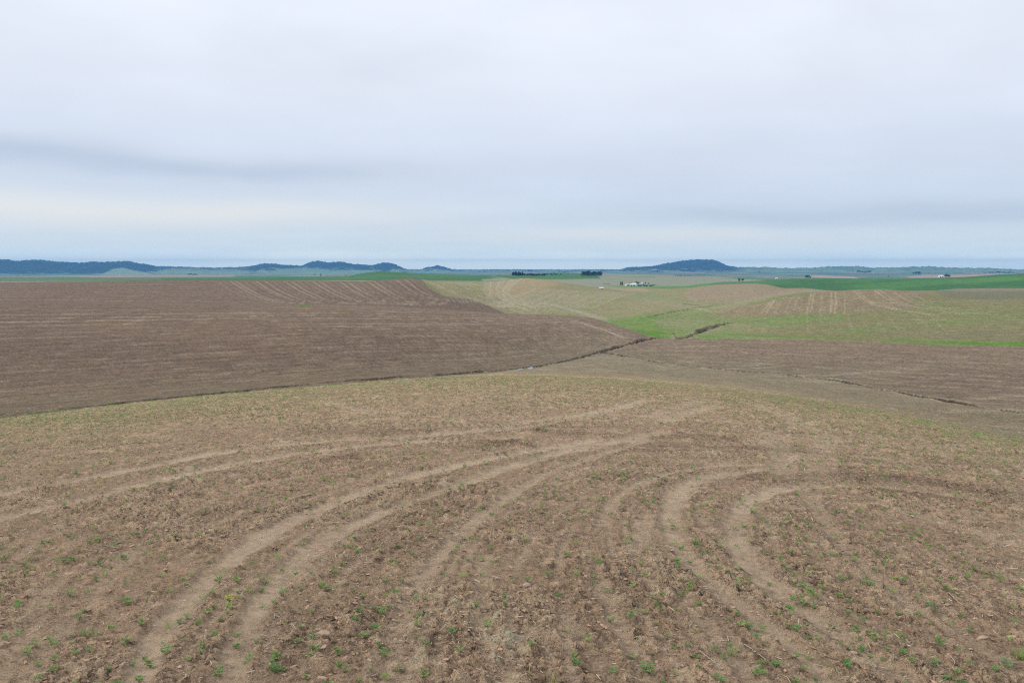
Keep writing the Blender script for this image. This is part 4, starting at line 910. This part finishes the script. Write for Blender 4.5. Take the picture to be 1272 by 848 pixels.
# grass tufts and weeds that stand up from the soil
M_GRASS = flat_mat('grass_blade', A(126, 150, 72), .25, 12, .6, .2); M_DRY = flat_mat('dry_blade', A(196, 180, 130), .2, 12); M_GREY = flat_mat('grey_weed', A(168, 170, 158), .15, 12); M_TWIG = flat_mat('dark_stalk', A(96, 86, 74), .2, 12)
def blade(mb, b, dr, h_, wd, lean):
    a = np.array(b, float); s_ = np.array([-dr[1], dr[0], 0]) * wd; P_ = []
    for t, q in ((0, 1), (.4, .9), (.75, .6), (1, .08)):
        c_ = a + np.array([dr[0] * lean * t * t, dr[1] * lean * t * t, h_ * (t - .15 * t * t)]); P_ += [c_ + s_ * q, c_ - s_ * q]
    mb.add(P_, [(0, 2, 3, 1), (2, 4, 5, 3), (4, 6, 7, 5)])
def tuft(px, py, nb, h_, spread, mat, lab, name, cat, dry=0):
    p = hit(px, py); root = bpy.data.objects.new(name, None); COL.objects.link(root); root.location = (*p, ground(*p)); root['label'] = lab; root['category'] = cat
    for mt_, cnt, nm_ in ((mat, nb, 'blades'), (M_DRY, dry, 'dry_blades')):
        if not cnt: continue
        mb = MB()
        for i in range(cnt):
            a = random.uniform(0, 6.28); blade(mb, (random.gauss(0, spread * .3), random.gauss(0, spread * .3), -.02), (math.cos(a), math.sin(a)), h_ * random.uniform(.5, 1), .004, random.uniform(.2, 1) * spread)
        link(nm_, mb.mesh(nm_, mt_), root)
tuft(688, 850, 9, .30, .08, M_GRASS, 'tall thin green and straw coloured grass tuft at the bottom edge', 'grass_tuft', 'grass', 8)
tuft(654, 838, 7, .16, .07, M_GRASS, 'thin green grass tuft left of the taller one at the bottom edge', 'grass_tuft', 'grass', 3)
tuft(1268, 818, 60, .16, .13, M_GRASS, 'bushy bright green grass tuft at the right edge', 'grass_tuft', 'grass', 10)
tuft(1251, 824, 24, .20, .10, M_GREY, 'greyish weed standing left of the bushy green tuft', 'weed', 'weed', 0)
tuft(633, 660, 14, .14, .2, M_DRY, 'dry straw coloured grass clump in the middle of the field', 'dry_grass_clump', 'grass', 22)
for (px_, py_, h_, nl, lab) in ((1097, 738, .26, 0, 'thin dark stalk standing upright right of the curved wheel track'), (504, 620, .42, 5, 'thin upright weed standing between the two pale wheel tracks')):
    p = hit(px_, py_); root = bpy.data.objects.new('weed_stalk', None); COL.objects.link(root); root.location = (*p, ground(*p)); root['label'] = lab; root['category'] = 'weed'
    mb = MB(); mb.tube([(0, 0, -.03), (.004, 0, h_ * .5), (-.003, .004, h_)], [.006, .005, .003], 5); link('stalk', mb.mesh('stalk', M_TWIG if not nl else M_STEM, True), root)
    if nl:
        mb = MB()
        for i in range(14): a = i * 2.4; leaflet(mb, (0, 0, h_ * (.35 + .045 * i)), (math.cos(a), math.sin(a), .6), .05, .011, .003)
        link('leaves', mb.mesh('leaves', M_SEED[1]), root)
# bare shrub by the gully junction
p = hit(842, 419.5, 300); root = bpy.data.objects.new('bare_shrub', None); COL.objects.link(root); root.location = (*p, ground(*p)); root['label'] = 'lone bare shrub leaning left at the green edge where the gullies meet'; root['category'] = 'shrub'
mb = MB(); mb.tube([(0, 0, -.2), (-.8, 0, 1.0), (-1.6, 0, 2.1), (-2.2, 0, 2.9)], [.12, .1, .08, .05], 5)
for k in range(9): a = k * 2.4; q = np.array((-1.4 - .08 * k, 0, 1.8 + .12 * k)); mb.tube([q, q + (math.cos(a) * .4, math.sin(a) * .4, .35)], [.04, .02], 4)
link('trunk', mb.mesh('trunk', M_TWIG), root); mb = MB()
for k in range(50): q = np.array((-2.1, 0, 2.75)) + np.array([random.gauss(0, .35), random.gauss(0, .35), random.gauss(0, .22)]); a = random.uniform(0, 6.3); leaflet(mb, q, (math.cos(a), math.sin(a), .3), .3, .08, .02)
link('crown', mb.mesh('crown', flat_mat('shrub_leaf', A(92, 84, 66), .2, 3)), root)

# ------------------------------------------------------------------ trees
M_BARK = flat_mat('bark', A(88, 76, 66), .25, 3)
M_FOL = [flat_mat('foliage_dark', A(44, 66, 46), .4, .6), flat_mat('foliage_green', A(70, 98, 50), .35, .6), flat_mat('foliage_conifer', A(36, 54, 44), .4, .6)]
def tree_mesh(seed, kind):
    R_ = random.Random(seed); tr = MB(); cr = MB(); H = 1.0
    tr.tube([(0, 0, -.06), (.01, 0, .2), (-.01, .01, .5), (0, 0, .85 if kind == 2 else .7)], [.035, .026, .018, .006], 6)
    for k in range(7):
        a = k * 2.4; z0 = .2 + .07 * k; tr.tube([(0, 0, z0), (math.cos(a) * .13, math.sin(a) * .13, z0 + .1), (math.cos(a) * .24, math.sin(a) * .24, z0 + .2)], [.014, .009, .004], 4, False)
    lobes = []
    if kind == 2: lobes = [((0, 0, .2 + .1 * k), .2 * (1 - k / 9.5) + .02, .10) for k in range(9)]
    else:
        for k in range(9): a = R_.uniform(0, 6.3); d_ = R_.uniform(.05, .26); lobes.append(((math.cos(a) * d_, math.sin(a) * d_, R_.uniform(.32, .82)), R_.uniform(.12, .2), R_.uniform(.10, .17)))
    for (c_, rx, rz) in lobes:
        for _ in range(42):
            d_ = np.array([R_.gauss(0, 1) for _ in range(3)]); d_ /= np.linalg.norm(d_); rad = R_.uniform(.55, 1.08); q = np.array(c_) + d_ * rad * np.array([rx, rx, rz])
            e1 = np.array([R_.gauss(0, 1) for _ in range(3)]); e1 /= np.linalg.norm(e1); e2 = np.cross(d_, e1); e2 /= np.linalg.norm(e2) + 1e-6; s = R_.uniform(.025, .05)
            cr.add([q - e1 * s, q + e2 * s * .8, q + e1 * s, q - e2 * s * .8], [(0, 1, 2, 3)])
    return tr.mesh('trunk', M_BARK, True), cr.mesh('crown', M_FOL[kind])
TM = {0: [tree_mesh(700 + k, 0) for k in range(3)], 1: [tree_mesh(720 + k, 1) for k in range(3)], 2: [tree_mesh(740 + k, 2) for k in range(3)]}
tcount = 0
def tree(px, py, hpx, rmin, kind, lab, group=None, aspect=1.0, rfix=None):
    """a tree whose foot is seen at this pixel, hpx pixels tall"""
    global tcount
    p = hit(px, py, rmin)
    if rfix: th = math.atan2(*p); p = np.array([rfix * math.sin(th), rfix * math.cos(th)])
    r_ = math.hypot(*p); Hh = hpx / F * r_; k = tcount % 3; tcount += 1
    root = bpy.data.objects.new('tree', None); COL.objects.link(root); root.location = (*p, ground(*p) - .02 * Hh); root.rotation_euler = (0, 0, random.uniform(0, 6.3)); root.scale = (Hh * aspect, Hh * aspect, Hh)
    root['label'] = lab; root['category'] = 'tree'
    if group: root['group'] = group
    link('trunk', TM[kind][k][0], root); link('crown', TM[kind][k][1], root)
def trow(x0, x1, n_, y, h0, rmin, kind, lab, group, asp=1.0, rfix=None, dy=.0):
    OR = ['leftmost', 'second from left', 'third from left', 'fourth from left', 'fifth from left', 'sixth from left', 'seventh from left', 'eighth from left', 'rightmost']; lab0 = lab
    for i in range(n_):
        if n_ <= 9 and n_ * len(lab0) and len(lab0.split()) <= 13: lab = lab0 + ', ' + (OR[i] if i < n_ - 1 else 'rightmost')
        tree(x0 + (x1 - x0) * i / max(1, n_ - 1) + random.uniform(-.4, .4), y + random.uniform(-.3, .3) + dy * i, h0 * random.uniform(.62, 1.15), rmin, kind, lab, group, asp * random.uniform(.9, 1.2), rfix)
trow(637, 648.5, 9, 343.2, 4.8, 1900, 2, 'dark evergreen in the dense left block of the tree row', 'trees in the row left of the round grove', 1.9)
trow(650, 677, 17, 343.8, 4.0, 1900, 0, 'dark tree in the uneven middle stretch of the tree row', 'trees in the row left of the round grove', 1.5)
trow(680, 697, 9, 342.0, 3.0, 1900, 0, 'small bushy tree in the low right end of the tree row', 'trees in the row left of the round grove', 1.4)
for rw in range(3):
    trow(723 + rw, 747 - rw, 13, 343.4 - rw * .8, 5.6, 2000, 0, 'dark leafy tree packed in the grove on the green hill', 'trees of the grove on the green hill', 1.0)
trow(695, 709, 6, 338.8, 2.6, 5000, 0, 'blue hazy tree on the horizon left of the grove', 'trees on the horizon left of the grove', 1.6)
tree(771.2, 354.4, 5.0, 1250, 2, 'dark conifer at the left end of the farmstead', None, 1.3); tree(773.2, 354.4, 4.6, 1250, 2, 'dark conifer next to the white barn at the farmstead', None, 1.2)
for (a, b, h_) in ((782, 353, 2.6), (785, 352.8, 2.8), (801.5, 353.2, 3.4), (805.3, 353.6, 3.0)): tree(a, b, h_, 1250, 1, 'small green tree rising behind the farm roofs', 'trees behind the farm roofs', 1.0)
tree(790.8, 354, 4.8, 1250, 0, 'tall dark tree right of the large white barn', None, 1.1); tree(793.0, 354, 4.2, 1250, 0, 'dark tree just left of the gabled white house', None, 1.1)
trow(799, 815, 9, 355.3, 2.0, 1250, 0, 'low dark tree in the hedge at the right of the farm', 'hedge trees right of the farmstead', 1.5)
tree(918, 350.6, 6.0, 1300, 1, 'left tree of the lone pair on the green ridge', None, 1.0); tree(922.3, 350.6, 5.8, 1300, 1, 'right tree of the lone pair on the green ridge', None, 1.0)
trow(1000, 1007, 4, 346.2, 4.6, 2400, 0, 'dark blue green tree in the clump beyond the bright green field', 'clump of trees beyond the green field', 1.2)
trow(1066, 1081, 8, 339.4, 3.3, 4800, 0, 'hazy tree in the distant row above the pink field', 'distant row of trees at right', 1.3)
trow(1135, 1143, 4, 341.5, 4.0, 4000, 0, 'hazy tree in the clump left of the far white house', 'clump left of the far white house', 1.2)
tree(1153, 339.8, 1.8, 4000, 0, 'tiny hazy tree alone on the far right plain', None, 1.6)
trow(1174, 1180, 4, 344.8, 4.2, 2200, 1, 'green tree in the round clump beside the far white house', 'clump beside the far white house', 1.3)
trow(1222, 1258, 14, 339.5, 2.0, 5000, 0, 'hazy tree in the long dark line at the far right', 'line of trees at the far right', 2.0)
trow(839, 858, 9, 343.4, 1.8, 2600, 0, 'small dark tree in the line above the pale hillside', 'line of trees above the pale hillside', 1.6)
trow(866, 887, 8, 342, 1.3, 2600, 0, 'tiny dark tree in the line left of the lone pair', 'line of trees left of the lone pair', 1.8)
tree(943, 339, 2.4, 4500, 0, 'tiny dark tree on the plain right of the butte', None, 1.0); tree(816.6, 338.6, 2.4, 4500, 0, 'tiny dark tree on the plain below the butte', None, 1.0)
tree(984, 343, 1.8, 3000, 0, 'tiny dark tree left of the clump beyond the green field', None, 1.2); tree(1104, 344, 1.6, 3000, 0, 'tiny dark tree beyond the middle of the green field', None, 1.2)
trow(235, 245, 5, 345, 2.8, 4200, 0, 'dark blue green tree in the clump beyond the brown hill', 'clump of trees beyond the brown hill', 1.3)
tree(391, 342.5, 2.8, 3000, 0, 'small tree at left of two beyond the ridge', None, .9); tree(398.5, 343.2, 3.2, 3000, 0, 'small tree at right of two beyond the ridge', None, .9)
trow(430, 436, 2, 342.6, 1.8, 3000, 0, 'tiny tree left of the green hill top', 'tiny trees left of the green hill top', 1.6)

# ------------------------------------------------------------------ buildings
M_WW = flat_mat('white_wall', (0.72, 0.72, 0.70), .06, 1.0, .7); M_RW = flat_mat('white_metal_roof', (0.78, 0.78, 0.78), .05, .5, .4, .4); M_RP = flat_mat('faded_red_roof', A(206, 176, 170), .1, .6, .5)
M_GW = flat_mat('grey_wall', A(120, 122, 132), .1, 1.0); M_RG = flat_mat('grey_roof', A(96, 98, 112), .1, .6, .5); M_DO = flat_mat('dark_door', A(60, 62, 70), .1, 2); M_WIN = flat_mat('window_glass', A(50, 56, 66), .1, 2, .15, .6)
def building(px, py, wpx, hpx, dep, rmin, wall, roof, lab, name='barn', cat='barn', yaw=0.0, ratio=.5, doors=2, chimney=False):
    """gabled building, ridge along its local x; wpx wide and hpx tall to the ridge"""
    p = hit(px, py, rmin); r_ = math.hypot(*p); W_ = wpx / F * r_ / 2; H_ = hpx / F * r_; e = H_ * ratio; Dd = dep / 2; z0 = -1.2
    root = bpy.data.objects.new(name, None); COL.objects.link(root); root.location = (*p, ground(*p)); root.rotation_euler = (0, 0, -math.atan2(*p) + yaw); root['label'] = lab; root['category'] = cat
    mb = MB(); mb.add([(-W_, -Dd, z0), (W_, -Dd, z0), (W_, Dd, z0), (-W_, Dd, z0), (-W_, -Dd, e), (W_, -Dd, e), (W_, Dd, e), (-W_, Dd, e), (-W_, 0, H_ - .12), (W_, 0, H_ - .12)],
                      [(0, 1, 5, 4), (2, 3, 7, 6), (1, 2, 6, 9, 5), (3, 0, 4, 8, 7), (0, 3, 2, 1), (4, 5, 9, 8), (6, 7, 8, 9)]); link('wall', mb.mesh('wall', wall), root)
    mb = MB(); ov = .4; t_ = .18; sl = (H_ - e) / Dd; lo = e - sl * ov
    for sg in (-1, 1):
        q = [(-W_ - ov, sg * (Dd + ov), lo), (W_ + ov, sg * (Dd + ov), lo), (W_ + ov, 0, H_), (-W_ - ov, 0, H_)]; q2 = [(a, b, c_ + t_) for a, b, c_ in q]
        mb.add(q + q2, [(0, 1, 2, 3), (4, 5, 6, 7), (0, 1, 5, 4), (1, 2, 6, 5), (2, 3, 7, 6), (3, 0, 4, 7)])
    ro = link('roof', mb.mesh('roof', roof), root)
    if chimney: mb = MB(); mb.box(W_ * .2, W_ * .2 + .8, .3, 1.1, H_ - 1.2, H_ + .9); link('chimney', mb.mesh('chimney', M_GW), ro)
    for i in range(doors):
        cx = -W_ + 2 * W_ * (i + .5) / doors; mb = MB(); mb.box(cx - 1.2, cx + 1.2, -Dd - .06, -Dd + .05, -.2, min(e * .85, 3.0)); link('door' if i % 2 == 0 else 'window', mb.mesh('door', M_DO if i % 2 == 0 else M_WIN), root)
building(780.5, 354.8, 7.0, 2.8, 12, 1250, M_WW, M_RP, 'long low white barn with a pinkish roof, leftmost at the farmstead', yaw=.3)
building(787.3, 355.2, 6.6, 3.4, 14, 1250, M_WW, M_RW, 'large white barn with a white roof in the middle of the farmstead', yaw=-.25)
building(796.2, 353.6, 4.0, 3.2, 9, 1250, M_WW, M_RW, 'white gabled farmhouse behind the dark sheds', 'house', 'house', yaw=pi / 2 * .8, doors=3, chimney=True)
building(794.8, 355.2, 4.6, 1.7, 8, 1250, M_GW, M_RG, 'grey shed in front of the white farmhouse', 'shed', 'shed', doors=2)
building(802.0, 355.4, 5.0, 1.8, 8, 1250, M_GW, M_RG, 'grey blue shed right of the white farmhouse', 'shed', 'shed', doors=2)
building(809.0, 355.4, 4.2, 1.5, 8, 1250, M_GW, M_RG, 'low grey shed at the right end of the farmstead', 'shed', 'shed', doors=2)
building(746.8, 358.9, 4.4, 2.0, 8, 1000, M_WW, M_RW, 'lone white shed beyond the light hill, left of the farmstead', 'shed', 'shed', yaw=.2, doors=1)
building(1168.5, 344.6, 4.6, 2.6, 12, 2200, M_WW, M_RW, 'white house beyond the green field at far right', 'house', 'house', yaw=.5, chimney=True)
building(964.5, 346.6, 2.6, 1.6, 10, 2300, M_WW, M_RW, 'tiny white shed on the plain beyond the green ridge', 'shed', 'shed', yaw=.3, doors=1)

# ------------------------------------------------------------------ air
mh = bpy.data.materials.new('haze_air'); mh.use_nodes = True; mh.node_tree.nodes.clear(); n_ = NT(mh.node_tree)
o_ = n_.node('ShaderNodeOutputMaterial'); pv = n_.node('ShaderNodeVolumePrincipled'); pv.inputs['Density'].default_value = 8.5e-5; pv.inputs['Color'].default_value = (0.16, 0.50, 0.95, 1); pv.inputs['Anisotropy'].default_value = 0.0
n_.l.new(pv.outputs[0], o_.inputs['Volume'])
zmin, zmax = float(ZF.min()) - 1.5, max(float(ZF.max()), CAMZ) + 15
mb = MB(); mb.box(-13200, 13200, -13200, 13200, zmin, zmax); link('haze', mb.mesh('haze', mh), kind='stuff')
print('haze box', zmin, zmax, 'tris', sum(len(o.data.polygons) * 2 for o in COL.objects if o.type == 'MESH'))
